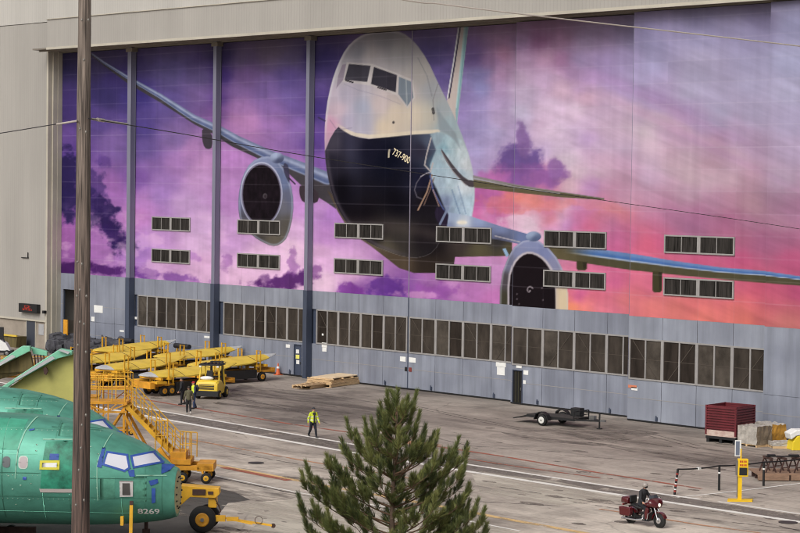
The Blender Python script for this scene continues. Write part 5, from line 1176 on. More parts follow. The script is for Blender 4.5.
# worker walking towards lower right
person(gp(313, 437.5), YR+R_(-62), stand(0, .30, .16, -.12), 'person walking alone in a bright yellow reflective jacket and dark trousers', (196, 212, 40), (26, 28, 38), (24, 24, 26), hat=(44, 46, 52), vest='open')
person(gp(182.0, 404.6), YR+R_(175), stand(0, .06, .1, .05), 'person in all black standing at the left of the group of three', (28, 29, 34), (24, 25, 30), (20, 20, 20), hair=(40, 34, 32), group=G_)
person(gp(188.6, 414.2), YR+R_(100), stand(0, .04, .12, .12), 'person in an olive green coat seen from behind, nearest of the group of three', (88, 84, 62), (30, 30, 32), (180, 175, 170), hair=(48, 40, 36), group=G_)
person(gp(193.8, 408.8), YR+R_(-150), stand(0, .08, .14, .02), 'person with red cap and dark blue backpack, right of the group of three', (40, 48, 72), (44, 58, 88), (30, 28, 28), hat=(170, 40, 38), group=G_, bag=(34, 38, 52), vest='strip')

# ---------------------------------------------------------------- cone, pallets, timber
p = gp(278, 374.8); cn = empty('traffic_cone', p, 0, 'orange traffic cone by the slate personnel door', 'traffic cone')
quick('cone', mat('cone_orange', (196, 92, 48), .6), cn, lambda b: b.lathe((0, 0, 0), (0, 0, 1), [(.2, .04), (.17, .1), (.04, .86), (.02, .9)], 16)); quick('base', mat('cone_orange', (196, 92, 48), .6), cn, lambda b: b.box((0, 0, .02), (.5, .5, .05)))
quick('band', M_WHITE, cn, lambda b: b.lathe((0, 0, 0), (0, 0, 1), [(.115, .5), (.085, .66)], 16))
p = gp(283, 372); bk = empty('bucket', p, 0, 'small blue grey bucket beside the traffic cone', 'bucket'); quick('pail', M_COLL, bk, lambda b: b.lathe((0, 0, 0), (0, 0, 1), [(.13, 0), (.17, .36), (.15, .36), (.12, .05)], 16)); quick('handle', M_STEEL, bk, lambda b: b.tube([(-.16, 0, .36), (-.1, 0, .5), (.1, 0, .5), (.16, 0, .36)], .012, 6))
def pallet_long(L, W, label, p, rz, z0=0, n=9):
    r = empty('long_pallet', (p.x, p.y, z0), rz, label, 'pallet', 'long timber pallets')
    quick('deck', M_WOOD, r, lambda b: [b.bx(-L/2+k*L/n, -L/2+(k+.78)*L/n, -W/2, W/2, .2, .235) for k in range(n)])
    quick('runner', M_WOOD, r, lambda b: [b.bx(-L/2, L/2, y-.05, y+.05, .03, .2) for y in (-W/2+.06, 0, W/2-.06)])
    quick('foot_board', M_WOOD, r, lambda b: [b.bx(x-.06, x+.06, -W/2, W/2, 0, .028) for x in (-L/2+.1, 0, L/2-.1)]); return r
a = gp(316, 386); c = gp(350, 381.5); ang = YR+R_(22)
ang = math.atan2(c.y-a.y, c.x-a.x)
p = gp(335, 384.5)
pallet_long(4.6, 2.3, 'wide timber pallet under the plywood sheets beside the hangar door', p, ang)
pallet_long(3.0, 1.6, 'lower timber pallet at the left end of the plywood pile', gp(312, 387), ang+R_(4))
pl2 = Vector((p.x, p.y, 0))
shs = empty('plywood_stack', (p.x, p.y, .24), ang, 'stack of pale plywood sheets on timber pallets in front of the hangar doors', 'plywood sheets')
for k in range(3): quick('sheet', M_WOOD, shs, lambda b: b.box((random.uniform(-.1, .1), random.uniform(-.08, .08), .04+.09*k), (4.5-.3*k, 2.2-.1*k, .07), rz=R_(random.uniform(-2, 2))))
quick('bearer', M_WOOD, shs, lambda b: [b.bx(x-.05, x+.05, -1.15, 1.15, .28, .36) for x in (-1.9, -.6, .7, 1.9)])
quick('top_sheet', mat('pale_ply', (216, 192, 158), .8, noise=(1, 5, 5), amt=.2), shs, lambda b: b.box((.1, 0, .39), (3.9, 1.9, .05), rz=R_(2)))
o = empty('plank_pile', gp(309, 388.3), ang+R_(3), 'short pile of rough planks at the left end of the plywood', 'planks')
for k in range(7): quick('plank', M_WOOD, o, lambda b: b.box((random.uniform(-.1, .1), -.5+.16*k, .28+.03*(k % 2)), (2.6, .13, .06), rz=R_(random.uniform(-3, 3))))

# ---------------------------------------------------------------- flatbed trailer
p = gp(541, 425.8); tl = empty('flatbed_trailer', p, YR-R_(40), 'small black flatbed trailer parked in front of the hangar doors', 'trailer')
tl.location = (p.x, p.y, 0)
wheel('wheel', tl, (0, .12, .35), .35, .22, mat('rim_white', (205, 205, 200), .4), rimf=.6); wheel('wheel', tl, (0, 2.25, .35), .35, .22, mat('rim_white', (205, 205, 200), .4), rimf=.6)
def fender(b, y):
    pts = [(-.55, .36), (-.42, .72), (-.15, .86), (.15, .86), (.42, .72), (.55, .36), (.5, .36), (.38, .68), (.13, .81), (-.13, .81), (-.38, .68), (-.5, .36)]
    for i in range(5): 
        q = [pts[i], pts[i+1], pts[10-i], pts[11-i]]; b.prism([(u, y, v) for u, v in q], (0, .34, 0))
quick('fender', M_BLACK, tl, lambda b: fender(b, -.06)); quick('fender', M_BLACK, tl, lambda b: fender(b, 2.08))
def f_(b):
    b.bx(-1.4, 2.2, .36, .46, .42, .56); b.bx(-1.4, 2.2, 1.92, 2.02, .42, .56)
    for x in (-1.35, -.5, .4, 1.3, 2.15): b.bx(x-.05, x+.05, .46, 1.92, .44, .54)
    b.bar((2.2, .42, .5), (3.6, 1.19, .5), .1); b.bar((2.2, 1.96, .5), (3.6, 1.19, .5), .1); b.bx(-.1, .1, .2, 2.2, .3, .38)
quick('frame', M_BLACK, tl, f_)
quick('deck', mat('dark_deck', (52, 48, 46), .8, noise=(2, 10, 2), amt=.3), tl, lambda b: [b.bx(-1.4, 2.2, y, y+.22, .565, .60) for y in np.arange(.4, 1.9, .25)])
quick('ramp', M_BLACK, tl, lambda b: (b.box((-1.95, 1.19, .38), (1.1, 1.5, .05), rot=Matrix.Rotation(R_(-14), 3, 'Y')),))
quick('jack', M_BLACK, tl, lambda b: (b.cyl((3.5, 1.19, .05), (3.5, 1.19, .95), .05), b.box((3.5, 1.19, .03), (.25, .25, .05)), b.bar((3.5, 1.19, .95), (3.5, 1.45, .98), .04)))
quick('coupler', M_STEEL, tl, lambda b: (b.box((3.75, 1.19, .52), (.35, .14, .12)), b.box((3.0, 1.19, .66), (.35, .3, .22))))
quick('front_rail', M_BLACK, tl, lambda b: (b.bar((2.15, .4, 1.0), (2.15, 1.98, 1.0), .06), b.bar((2.15, .4, .5), (2.15, .4, 1.0), .06), b.bar((2.15, 1.98, .5), (2.15, 1.98, 1.0), .06), b.bar((2.15, .4, .75), (2.15, 1.98, .75), .04)))
quick('winch_box', M_BLACK, tl, lambda b: b.box((1.5, 1.7, .85), (.7, .5, .5)), .03)

# ---------------------------------------------------------------- red bin and wrapped pallets
p = gp(735.3, 444.6); cb = empty('red_bin', p, YR+R_(50), 'tall dark red corrugated steel bin standing before the hangar door', 'metal bin')
M_RED = mat('bin_red', (98, 30, 38), .5, noise=(2, 2, .6), amt=.25); 
# local origin at front corner; x along right face (away right), y along left face (away left)
def f_(b):
    Lx, Ly, H0, H1 = 2.05, 1.95, .80, 2.15
    for k in range(9):
        z = H0+(H1-H0)*k/9; b.bx(-.0, Lx, 0, Ly, z, z+.08) if False else None
    h = (H1-H0)/9
    for k in range(9):
        z = H0+k*h; d = .07
        for (x0, x1, y0, y1) in ((0, Lx, -d, .03), (0, Lx, Ly-.03, Ly+d), (-d, .03, 0, Ly), (Lx-.03, Lx+d, 0, Ly)): b.bx(x0, x1, y0, y1, z, z+h*.5)
        for (x0, x1, y0, y1) in ((0, Lx, 0, .05), (0, Lx, Ly-.05, Ly), (0, .05, .05, Ly-.05), (Lx-.05, Lx, .05, Ly-.05)): b.bx(x0, x1, y0, y1, z+h*.5, z+h)
    b.bx(-.04, Lx+.04, -.04, Ly+.04, H0-.02, H0+.02)
quick('corrugated_side', M_RED, cb, f_)
for x in (0, 2.05):
    for y in (0, 1.95): quick('corner_post', M_RED, cb, lambda b: b.box((x, y, 1.3), (.11, .11, 1.70)))
quick('base_band', mat('worn_white', (196, 180, 168), .7, noise=(3, 3, 6), second=(170, 140, 130)), cb, lambda b: (b.bx(-.03, 2.08, -.03, 1.98, .38, .72),))
quick('base_band', M_BLACK, cb, lambda b: (b.bx(-.02, 2.07, -.02, 1.97, .22, .375),))
quick('lower_crate', M_RED, cb, lambda b: b.bx(0, 2.05, 0, 1.95, .725, .78))
for y in (0, .9, 1.75): quick('skid', M_BLACK, cb, lambda b: b.bx(0, 2.05, y, y+.18, 0, .22))
M_WRAP = mat('plastic_wrap', (168, 162, 154), .35, noise=(3, 3, 3), amt=.28, bump=.9, bscale=4); M_WRB = mat('wrap_brown', (122, 108, 90), .4, noise=(3, 3, 3), amt=.3, bump=.9, bscale=4); M_WRY = mat('wrap_yellow', (182, 134, 52), .4, noise=(3, 3, 3), amt=.3, bump=.8, bscale=4)
def wrapped(px, py, Lx, Ly, H, label, side, rz, lump=.06, z0=0):
    p = gp(px, py); r = empty('wrapped_pallet', (p.x, p.y, z0), rz, label, 'wrapped pallet', 'plastic wrapped pallets by the red bin')
    quick('pallet', M_WOOD, r, lambda b: ([b.bx(0, Lx, y, y+.1, 0, .1) for y in (0, Ly/2, Ly-.1)], b.bx(0, Lx, 0, Ly, .1, .13)))
    def f_(b):
        n = 7; 
        def pt(i, j, k): 
            j_ = lambda: random.uniform(-lump, lump); return (Lx*i/n+j_()*.5, Ly*j/n+j_()*.5, .14+(H-.14)*k/4+(random.uniform(-lump, lump) if k == 4 else 0))
        V_ = {}
        def g(i, j, k):
            if (i, j, k) not in V_: V_[(i, j, k)] = pt(i, j, k)
            return V_[(i, j, k)]
        for i in range(n):
            for k in range(4):
                b.m = 1; b.add([g(i, 0, k), g(i+1, 0, k), g(i+1, 0, k+1), g(i, 0, k+1)], [(0, 1, 2, 3)]); b.m = 0; b.add([g(i, n, k), g(i+1, n, k), g(i+1, n, k+1), g(i, n, k+1)], [(3, 2, 1, 0)])
                b.add([g(0, i, k), g(0, i+1, k), g(0, i+1, k+1), g(0, i, k+1)], [(3, 2, 1, 0)]); b.add([g(n, i, k), g(n, i+1, k), g(n, i+1, k+1), g(n, i, k+1)], [(0, 1, 2, 3)])
            for j in range(n): b.m = 0; b.add([g(i, j, 4), g(i+1, j, 4), g(i+1, j+1, 4), g(i, j+1, 4)], [(0, 1, 2, 3)])
    o = quick('load', [M_WRAP, side], r, f_); return r
wrapped(756.8, 447.6, 1.25, 1.5, 1.15, 'grey brown plastic wrapped load touching the red bin on its right', M_WRB, YR+R_(38))
wrapped(771.5, 444.8, 1.1, 1.5, 1.15, 'plastic wrapped load with orange yellow side, right of the grey brown one', M_WRY, YR+R_(30))
wrapped(773, 448.6, 1.3, .9, .36, 'low white wrapped bundle lying in front of the orange yellow load', M_WRAP, YR+R_(8), .04)
p = gp(793, 450.5); o = empty('salt_box', p, YR+R_(10), 'bright yellow and white box cut by the right edge of the picture', 'box')
quick('body', mat('bright_yellow', (222, 196, 40), .5), o, lambda b: b.prism([(-.05, 0, 0), (1.2, 0, 0), (1.2, 0, .95), (.25, 0, .8), (0, 0, .45)], (0, .9, 0)), .03); quick('lid', M_WHITE, o, lambda b: b.prism([(-.2, 0, .95), (.2, 0, 1.15), (1.25, 0, 1.15), (1.25, 0, .96), (.2, 0, .82), (-.1, 0, .6)], (0, .95, 0)), .05)

# ---------------------------------------------------------------- timber platform with trestles
p = gp(757.5, 481); plf = empty('timber_platform', p, YR+R_(3), 'low brown timber platform behind the chain rail carrying rusty trestles', 'platform')
M_TIM = mat('old_timber', (140, 112, 92), .85, noise=(2, 8, 8), amt=.3)
quick('deck', M_TIM, plf, lambda b: [b.bx(.0, 4.6, y, y+.3, .3, .38) for y in np.arange(0, 1.9, .33)])
quick('bearer', M_RUST, plf, lambda b: [b.bx(.1, 4.5, y, y+.15, 0, .3) for y in (.05, .9, 1.7)])
quick('side_board', M_TIM, plf, lambda b: (b.bx(0, 1.6, -.03, 0, .05, .3), b.bx(1.7, 2.6, -.03, 0, .05, .3)))
quick('black_end', M_BLACK, plf, lambda b: b.bx(2.62, 4.6, -.05, -.005, .02, .32))
def trestle(b):
    for y in (0, .75):
        b.bar((-.28, y, 0), (-.02, y, .68), .06); b.bar((.28, y, 0), (.02, y, .68), .06); b.bar((-.17, y, .26), (.17, y, .26), .05)
    b.bar((0, -.12, .71), (0, .87, .71), .11)
tr0 = quick('trestle', M_RUST, None, trestle)
for k, (x, y, lab) in enumerate([(.75, .35, 'leftmost rusty trestle on the timber platform'), (1.45, .3, 'second rusty trestle from the left on the timber platform'), (2.2, .35, 'third rusty trestle on the timber platform, near the right edge'), (2.95, .3, 'rightmost rusty trestle on the timber platform')]):
    o = tr0 if k == 0 else tr0.copy()
    if k: COL.objects.link(o)
    m_ = plf.matrix_basis if False else Matrix.Translation(plf.location)@Matrix.Rotation(plf.rotation_euler.z, 4, 'Z')
    o.location = m_@Vector((x, y, .38)); o.rotation_euler = (0, 0, plf.rotation_euler.z+R_(12)); tag(o, lab, 'trestle', 'rusty trestles on the platform')
bm_ = empty('steel_beam', (Matrix.Translation(plf.location)@Matrix.Rotation(plf.rotation_euler.z, 4, 'Z'))@Vector((.5, .55, 1.16)), plf.rotation_euler.z, 'dark steel beam lying across the rusty trestles', 'beam')
quick('beam', M_BLACK, bm_, lambda b: (b.bx(0, 2.9, -.06, .06, 0, .05), b.bx(.1, .5, -.1, .1, .05, .12), b.bx(1.2, 1.7, -.1, .1, .05, .12)))

# ---------------------------------------------------------------- rail barrier
M_STR = mat('post_red', (140, 48, 40), .5)
def post(px, py, h, lean, label, red, first=False):
    p = gp(px, py); r = empty('barrier_post', p, YR, label, 'post', 'posts of the dark rail barrier'); n = 7
    quick('post', M_BLACK, r, lambda b: b.cyl((0, 0, 0), (lean, 0, h), .058, .058, 12))
    quick('stripe', M_STR if red else M_WHITE, r, lambda b: [b.cyl((lean*t, 0, h*t), (lean*(t+.07), 0, h*(t+.07)), .064, .064, 12) for t in ((.10, .32, .54, .78) if red else (.68,))])
    if red: quick('stripe', M_WHITE, r, lambda b: [b.cyl((lean*t, 0, h*t), (lean*(t+.04), 0, h*(t+.04)), .066, .066, 12) for t in (.19, .41, .63)])
    return p+Vector((math.cos(YR)*lean, math.sin(YR)*lean, h))
q0 = post(674.5, 494.5, 1.22, .14, 'leaning red, white and black striped post at the left end of the rail', True)
q1 = post(719, 490.3, 1.2, 0, 'black rail post with one white band left of the yellow reader', False)
q2 = post(763.5, 485.8, 1.18, 0, 'black rail post right of the yellow reader, before the trestles', False)
q3 = post(812, 480, 1.15, 0, 'black rail post beyond the right edge', False)
rl = empty('barrier_rail', q0, 0, 'long thin dark rail running along the tops of the striped and black posts', 'rail')
def f_(b):
    pts = [q0-q0, q1-q0, q2-q0, q3-q0]
    for a_, c_ in zip(pts[:-1], pts[1:]):
        n = 8; last = a_
        for k in range(1, n+1):
            t = k/n; q = a_.lerp(c_, t)-Vector((0, 0, .12*4*t*(1-t)*.4)); b.cyl(last, q, .035, n=8); last = q
quick('rail', M_BLACK, rl, f_)
d_ = (q1-q0); quick('tag', M_WHITE, rl, lambda b: (b.box(d_*.5-Vector((0, 0, .05)), (.16, .16, .12)),))

# ---------------------------------------------------------------- yellow reader
p = gp(739.5, 500.6); rd = empty('card_reader', p, YR, 'bright yellow gate reader post on a flat yellow base plate', 'card reader')
M_BY = mat('reader_yellow', (228, 186, 20), .45, noise=(3, 3, 3), amt=.08)
quick('base_plate', M_BY, rd, lambda b: b.prism([(-.62, -.35, 0), (.55, -.35, 0), (.68, .3, 0), (-.5, .3, 0)], (0, 0, .06)))
quick('post', M_BY, rd, lambda b: b.bx(-.085, .085, -.085, .085, .06, 1.2))
quick('cabinet', M_BY, rd, lambda b: b.bx(-.12, .36, -.14, .14, 1.15, 1.98), .02)
quick('screen', M_BLACK, rd, lambda b: b.bx(-.06, .31, -.16, -.14, 1.22, 1.58), .01)
quick('legend', mat('legend_red', (176, 60, 30), .6), rd, lambda b: [b.bx(-.04+k*.085, .015+k*.085, -.15, -.142, z, z+.09) for k in range(4) for z in (1.65, 1.82)])
quick('visor', M_STEEL, rd, lambda b: (b.bx(-.2, -.125, -.1, .1, 1.2, 1.9),))
quick('mast', M_BY, rd, lambda b: b.bx(.0, .06, .0, .06, 1.98, 2.45))
p = gp(737, 497); bs = empty('narrow_sign', p, YR+R_(4), 'narrow upright grey sign with white border behind the yellow reader', 'sign')
quick('pole', M_STEEL, bs, lambda b: b.cyl((0, 0, 0), (0, 0, 2.0), .03)); quick('plate', M_WHITE, bs, lambda b: b.bx(-.15, .15, -.03, .0, 1.95, 2.72)); quick('face', mat('sign_grey', (104, 112, 128), .6), bs, lambda b: b.bx(-.11, .07, -.036, -.03, 2.0, 2.67))
p = gp(758, 520)

# ---------------------------------------------------------------- motorcycle and rider
fwp, rwp = gp(658, 527.6), gp(632.6, 523.2); dirv = fwp-rwp; mrz = math.atan2(dirv.y, dirv.x); SC = 1.0
ctr = (fwp+rwp)/2
mc = empty('motorcycle', ctr, mrz, 'dark red touring motorcycle with fairing and luggage ridden along the marked lane', 'motorcycle')
M_MR = mat('bike_red', (78, 17, 23), .22, coat=.4)
HW = .82
def bw(x, name):
    o = wheel(name, mc, (x, 0, .32), .32, .15, M_BLACK, rimf=.68)
    b = MB()
    for k in range(9):
        a = 2*math.pi*k/9; b.bar((x, -.02, .32), (x+.22*math.cos(a), -.02, .32+.22*math.sin(a)), .03)
    b.lathe((x, 0, .32), (0, 1, 0), [(.13, -.09), (.13, -.075)], 18); b.build('spoke', M_CHROME, o)
bw(HW, 'front_wheel'); bw(-HW, 'rear_wheel')
def arc(b, cx, r0, r1, a0, a1, hw, n=8):
    for k in range(n):
        u, v = R_(a0+(a1-a0)*k/n), R_(a0+(a1-a0)*(k+1)/n)
        b.prism([(cx+r0*math.cos(u), -hw, .32+r0*math.sin(u)), (cx+r1*math.cos(u), -hw, .32+r1*math.sin(u)), (cx+r1*math.cos(v), -hw, .32+r1*math.sin(v)), (cx+r0*math.cos(v), -hw, .32+r0*math.sin(v))], (0, 2*hw, 0))
quick('front_fender', M_MR, mc, lambda b: arc(b, HW, .34, .375, 20, 175, .09, 12)); quick('rear_fender', M_MR, mc, lambda b: arc(b, -HW, .35, .39, 30, 185, .11, 12))
for y in (-.12, .12): quick('fork', M_CHROME, mc, lambda b: b.cyl((HW, y, .34), (HW-.28, y*.9, .98), .032))
def lf(b, secs, n=16, p=2.4):
    rings = []
    for (x, w_, z0, z1) in secs:
        zc, h = (z0+z1)/2, (z1-z0)/2; e = 2/p
        rings.append([(x, w_*math.copysign(abs(math.cos(a))**e, math.cos(a)), zc+h*math.copysign(abs(math.sin(a))**e, math.sin(a))) for a in [2*math.pi*i/n for i in range(n)]])
    b.loft(rings)
quick('fairing', M_MR, mc, lambda b: lf(b, [(.42, .30, .92, 1.18), (.50, .43, .88, 1.26), (.60, .44, .86, 1.24), (.70, .34, .84, 1.16), (.78, .18, .86, 1.06), (.80, .08, .9, 1.0)]))
for y in (-.38, .26): quick('lower_fairing', M_MR, mc, lambda b: b.prism([(.30, y, .35), (.42, y, .35), (.46, y, .8), (.34, y, .86), (.26, y, .6)], (0, .12, 0)), .02)
quick('windshield', mat('smoke_screen', (70, 72, 78), .1, spec=.8), mc, lambda b: b.loft([[(.52-.02*abs(y)*4, y, 1.2) for y in (-.3, -.15, 0, .15, .3)]+[(.50-.02*abs(y)*4, y, 1.2) for y in (.3, .15, 0, -.15, -.3)], [(.44-.02*abs(y)*4, y*.8, 1.38) for y in (-.3, -.15, 0, .15, .3)]+[(.42-.02*abs(y)*4, y*.8, 1.38) for y in (.3, .15, 0, -.15, -.3)]], smooth=False))
hl = mat('lamp_glass', (235, 230, 215), .2, emit=.6)
for (y, r_) in ((0, .085), (-.2, .05), (.2, .05)): quick('headlight', hl, mc, lambda b: b.ell((.79-abs(y)*.5, y, .98 if y == 0 else .92), (.05, r_, r_)))
quick('tank_or_gap_box', M_MR, mc, lambda b: lf(b, [(-.12, .10, .78, .9), (0, .17, .76, 1.0), (.15, .19, .76, 1.04), (.3, .16, .8, 1.02), (.38, .08, .86, .98)]))
quick('seat', M_BLACK, mc, lambda b: lf(b, [(-.75, .14, .76, .9), (-.6, .2, .74, .92), (-.4, .2, .7, .84), (-.1, .17, .68, .82), (.02, .1, .72, .82)]))
def f_(b):
    b.box((.08, 0, .42), (.46, .3, .36)); [b.cyl((.05+.1*k, 0, .5), (-.04+.26*k, 0, .76), .09, .075, 14) for k in (0, 1)]
    b.bx(-.5, .3, -.1, .1, .25, .4)
quick('engine', mat('engine_dark', (60, 60, 62), .35, .8), mc, f_)
for y in (-.22, .17): quick('engine_cover', M_CHROME, mc, lambda b: b.cyl((.12, y, .4), (.12, y+.05, .4), .13, .11, 18))
for y in (-.27, .27): quick('exhaust', M_CHROME, mc, lambda b: b.tube([(.2, y*.6, .5), (.05, y, .3), (-.3, y, .24), (-1.12, y, .24)], .05, 10))
for s in (-1, 1): quick('saddlebag', M_MR, mc, lambda b: b.prism([(-1.15, s*.2, .36), (-.62, s*.2, .36), (-.52, s*.2, .5), (-.56, s*.2, .72), (-1.2, s*.2, .74)], (0, s*.22, 0)), .04)
quick('tour_pack', M_MR, mc, lambda b: lf(b, [(-1.2, .22, .88, 1.1), (-1.15, .3, .86, 1.16), (-.9, .31, .86, 1.18), (-.78, .28, .86, 1.14)], p=4)); quick('backrest', M_BLACK, mc, lambda b: b.box((-.72, 0, 1.08), (.1, .42, .32)), .04)
quick('tail_light', mat('tail_red', (150, 20, 20), .3), mc, lambda b: b.box((-1.2, 0, .8), (.04, .3, .06)))
quick('handlebar', M_CHROME, mc, lambda b: (b.tube([(.2, -.42, 1.04), (.38, -.2, 1.1), (.42, 0, 1.06), (.38, .2, 1.1), (.2, .42, 1.04)], .016), ))
for y in (-.42, .42): quick('mirror', M_CHROME, mc, lambda b: b.ell((.44, y, 1.22), (.02, .07, .045)))
for s in (-1, 1): quick('crash_bar', M_CHROME, mc, lambda b: b.tube([(.5, s*.1, .7), (.46, s*.36, .6), (.42, s*.38, .35), (.36, s*.1, .25)], .018))
for s in (-1, 1): quick('footboard', M_BLACK, mc, lambda b: b.box((.3, s*.3, .28), (.34, .12, .03)))
J = dict(hip=(-.24, 0, .96), chest=(-.14, 0, 1.44), head=(-.05, 0, 1.72), elbowL=(.0, .34, 1.16), wristL=(.18, .40, 1.08), elbowR=(.0, -.34, 1.16), wristR=(.18, -.40, 1.08),
         kneeL=(.2, .24, .82), ankleL=(.22, .3, .40), toeL=(.4, .32, .34), kneeR=(.2, -.24, .82), ankleR=(.22, -.3, .40), toeR=(.4, -.32, .34))
person(ctr, mrz, J, 'rider in black jacket and pale helmet seated on the dark red motorcycle', (34, 34, 38), (28, 30, 36), (20, 20, 20), helmet=(150, 142, 136))

# ---------------------------------------------------------------- utility pole and wires
pc = dp(84.3, 40, 40.0); pl = empty('utility_pole', (pc.x, pc.y, 0), 0, 'tall weathered wooden utility pole in the left foreground', 'utility pole')
M_POLE = bpy.data.materials.new('pole_wood'); M_POLE.use_nodes = True; t = M_POLE.node_tree; b_ = t.nodes['Principled BSDF']; b_.inputs['Roughness'].default_value = .85
tc = t.nodes.new('ShaderNodeTexCoord'); mp = t.nodes.new('ShaderNodeMapping'); mp.inputs['Scale'].default_value = (34, 34, 1.1); n = t.nodes.new('ShaderNodeTexNoise'); n.inputs['Scale'].default_value = 1; n.inputs['Detail'].default_value = 7
t.links.new(tc.outputs['Object'], mp.inputs[0]); t.links.new(mp.outputs[0], n.inputs[0])
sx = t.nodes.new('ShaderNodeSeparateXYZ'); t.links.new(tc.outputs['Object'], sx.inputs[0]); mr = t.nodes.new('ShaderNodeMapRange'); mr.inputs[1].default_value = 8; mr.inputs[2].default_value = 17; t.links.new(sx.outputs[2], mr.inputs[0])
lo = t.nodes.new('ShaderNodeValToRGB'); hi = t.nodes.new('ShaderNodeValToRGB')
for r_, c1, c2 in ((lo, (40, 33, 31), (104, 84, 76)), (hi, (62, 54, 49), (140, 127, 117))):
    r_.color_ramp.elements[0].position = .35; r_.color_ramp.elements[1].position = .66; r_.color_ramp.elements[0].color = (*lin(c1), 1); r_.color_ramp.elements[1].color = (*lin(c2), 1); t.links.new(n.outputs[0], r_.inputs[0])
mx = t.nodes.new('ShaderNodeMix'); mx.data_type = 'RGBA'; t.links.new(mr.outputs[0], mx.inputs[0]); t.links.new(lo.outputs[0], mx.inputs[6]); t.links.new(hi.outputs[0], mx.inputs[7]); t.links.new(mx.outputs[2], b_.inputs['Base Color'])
bp = t.nodes.new('ShaderNodeBump'); bp.inputs['Strength'].default_value = .8; bp.inputs['Distance'].default_value = .02; t.links.new(n.outputs[0], bp.inputs['Height']); t.links.new(bp.outputs[0], b_.inputs['Normal'])
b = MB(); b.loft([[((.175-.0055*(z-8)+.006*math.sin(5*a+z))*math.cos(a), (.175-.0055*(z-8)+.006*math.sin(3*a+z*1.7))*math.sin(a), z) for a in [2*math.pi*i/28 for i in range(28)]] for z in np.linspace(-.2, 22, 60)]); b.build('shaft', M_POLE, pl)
def f_(b):
    tocam = Vector(CAM)-Vector(pl.location); tocam.z = 0; tocam.normalize(); sd_ = Vector((-tocam.y, tocam.x, 0))
    for (px, py) in [(84, 60), (82, 20), (88.5, 20), (80, 129), (86, 132), (77.5, 262), (82, 264), (80, 290), (77, 296), (86.5, 296), (84, 324), (80, 322), (78, 345), (82, 425), (86, 415), (79, 470), (84, 500), (81, 448), (86, 352), (76, 505)]:
        q = dp(px, py, 39.75); b.ell(q-Vector(pl.location)-Vector((0, 0, 0)), (.022, .022, .03), 8, 5)
quick('bolt', mat('galvanised', (130, 126, 120), .5, .5), pl, f_)
M_WIRE = mat('wire_dark', (40, 36, 40), .6); M_WL = mat('wire_pale', (178, 168, 160), .5)
def wire(pts, r, m, label, extra=None):
    P = [dp(*q) for q in pts]; o = empty('overhead_cable', P[0], 0, label, 'cable', 'overhead cables')
    # resample as a smooth curve
    Q = []
    for i in range(len(P)-1):
        a0 = P[max(i-1, 0)]; a1, a2 = P[i], P[i+1]; a3 = P[min(i+2, len(P)-1)]
        for k in range(10):
            t = k/10; Q.append(.5*((2*a1)+(-a0+a2)*t+(2*a0-5*a1+4*a2-a3)*t*t+(-a0+3*a1-3*a2+a3)*t**3))
    Q.append(P[-1]); quick('cable', m, o, lambda b: b.tube([q-P[0] for q in Q], r, 6)); return o, P
o, P = wire([(88, 118.5, 39.9), (180, 133.5, 43), (306, 155.5, 48), (500, 185.5, 56), (600, 199.8, 60), (800, 229, 69), (1000, 262, 79), (1400, 338, 105)], .009, M_WIRE, 'thin dark cable running from the pole to the right across the mural')
quick('splice', M_WL, o, lambda b: (b.cyl(dp(92, 119, 40.1)-P[0], dp(127, 124.2, 41.2)-P[0], .022, n=8), b.cyl(dp(97, 119.5, 40.2)-P[0], dp(104, 120.6, 40.5)-P[0], .035, n=8)))
o, P = wire([(78, 121, 39.9), (57, 124, 41), (0, 133.3, 44), (-120, 152, 50), (-420, 205, 74)], .010, M_WIRE, 'thin dark cable running from the pole out of the left edge')
quick('splice', M_WL, o, lambda b: b.cyl(dp(77, 121, 39.95)-P[0], dp(57, 124.3, 41)-P[0], .02, n=8))
wire([(-500, -180, 31), (0, -72, 33), (380, -4, 36), (440, 4, 36.5), (520, 14, 37), (600, 23.3, 38), (700, 34.6, 39), (800, 46.2, 40), (950, 64, 42), (1400, 124, 50)], .013, M_WL, 'pale cable crossing the top right corner of the picture')

# ---------------------------------------------------------------- pine tree
ZP = 58.0; pp = dp(396, 400, ZP); pt = empty('pine_tree', (pp.x, pp.y, 0), 0, 'dark green young pine tree in the centre foreground', 'tree')
PO = Vector((pp.x, pp.y, 0)); R3 = Vector((math.cos(YR), math.sin(YR), 0)); F3 = Vector((-math.sin(YR), math.cos(YR), 0))
topz = dp(396, 394, ZP).z
def loc_(px, py, dep=0.0): q = dp(px, py, ZP+dep); return q-PO
tk = MB(); rad = lambda z: max(.012, .15*(1-z/topz)**.9+.01)
tr_pts = [Vector((.05*math.sin(z*.8), .05*math.cos(z*.7), z)) for z in np.linspace(-.1, topz-.45, 26)]
for a_, c_ in zip(tr_pts[:-1], tr_pts[1:]): tk.cyl(a_, c_, rad(a_.z), rad(c_.z), 10)
tk.build('trunk', mat('pine_bark', (84, 68, 56), .9, noise=(14, 14, 4), amt=.4, bump=.6), pt)
nv = []; nf = []; nm = []; br = MB(); bud = MB()
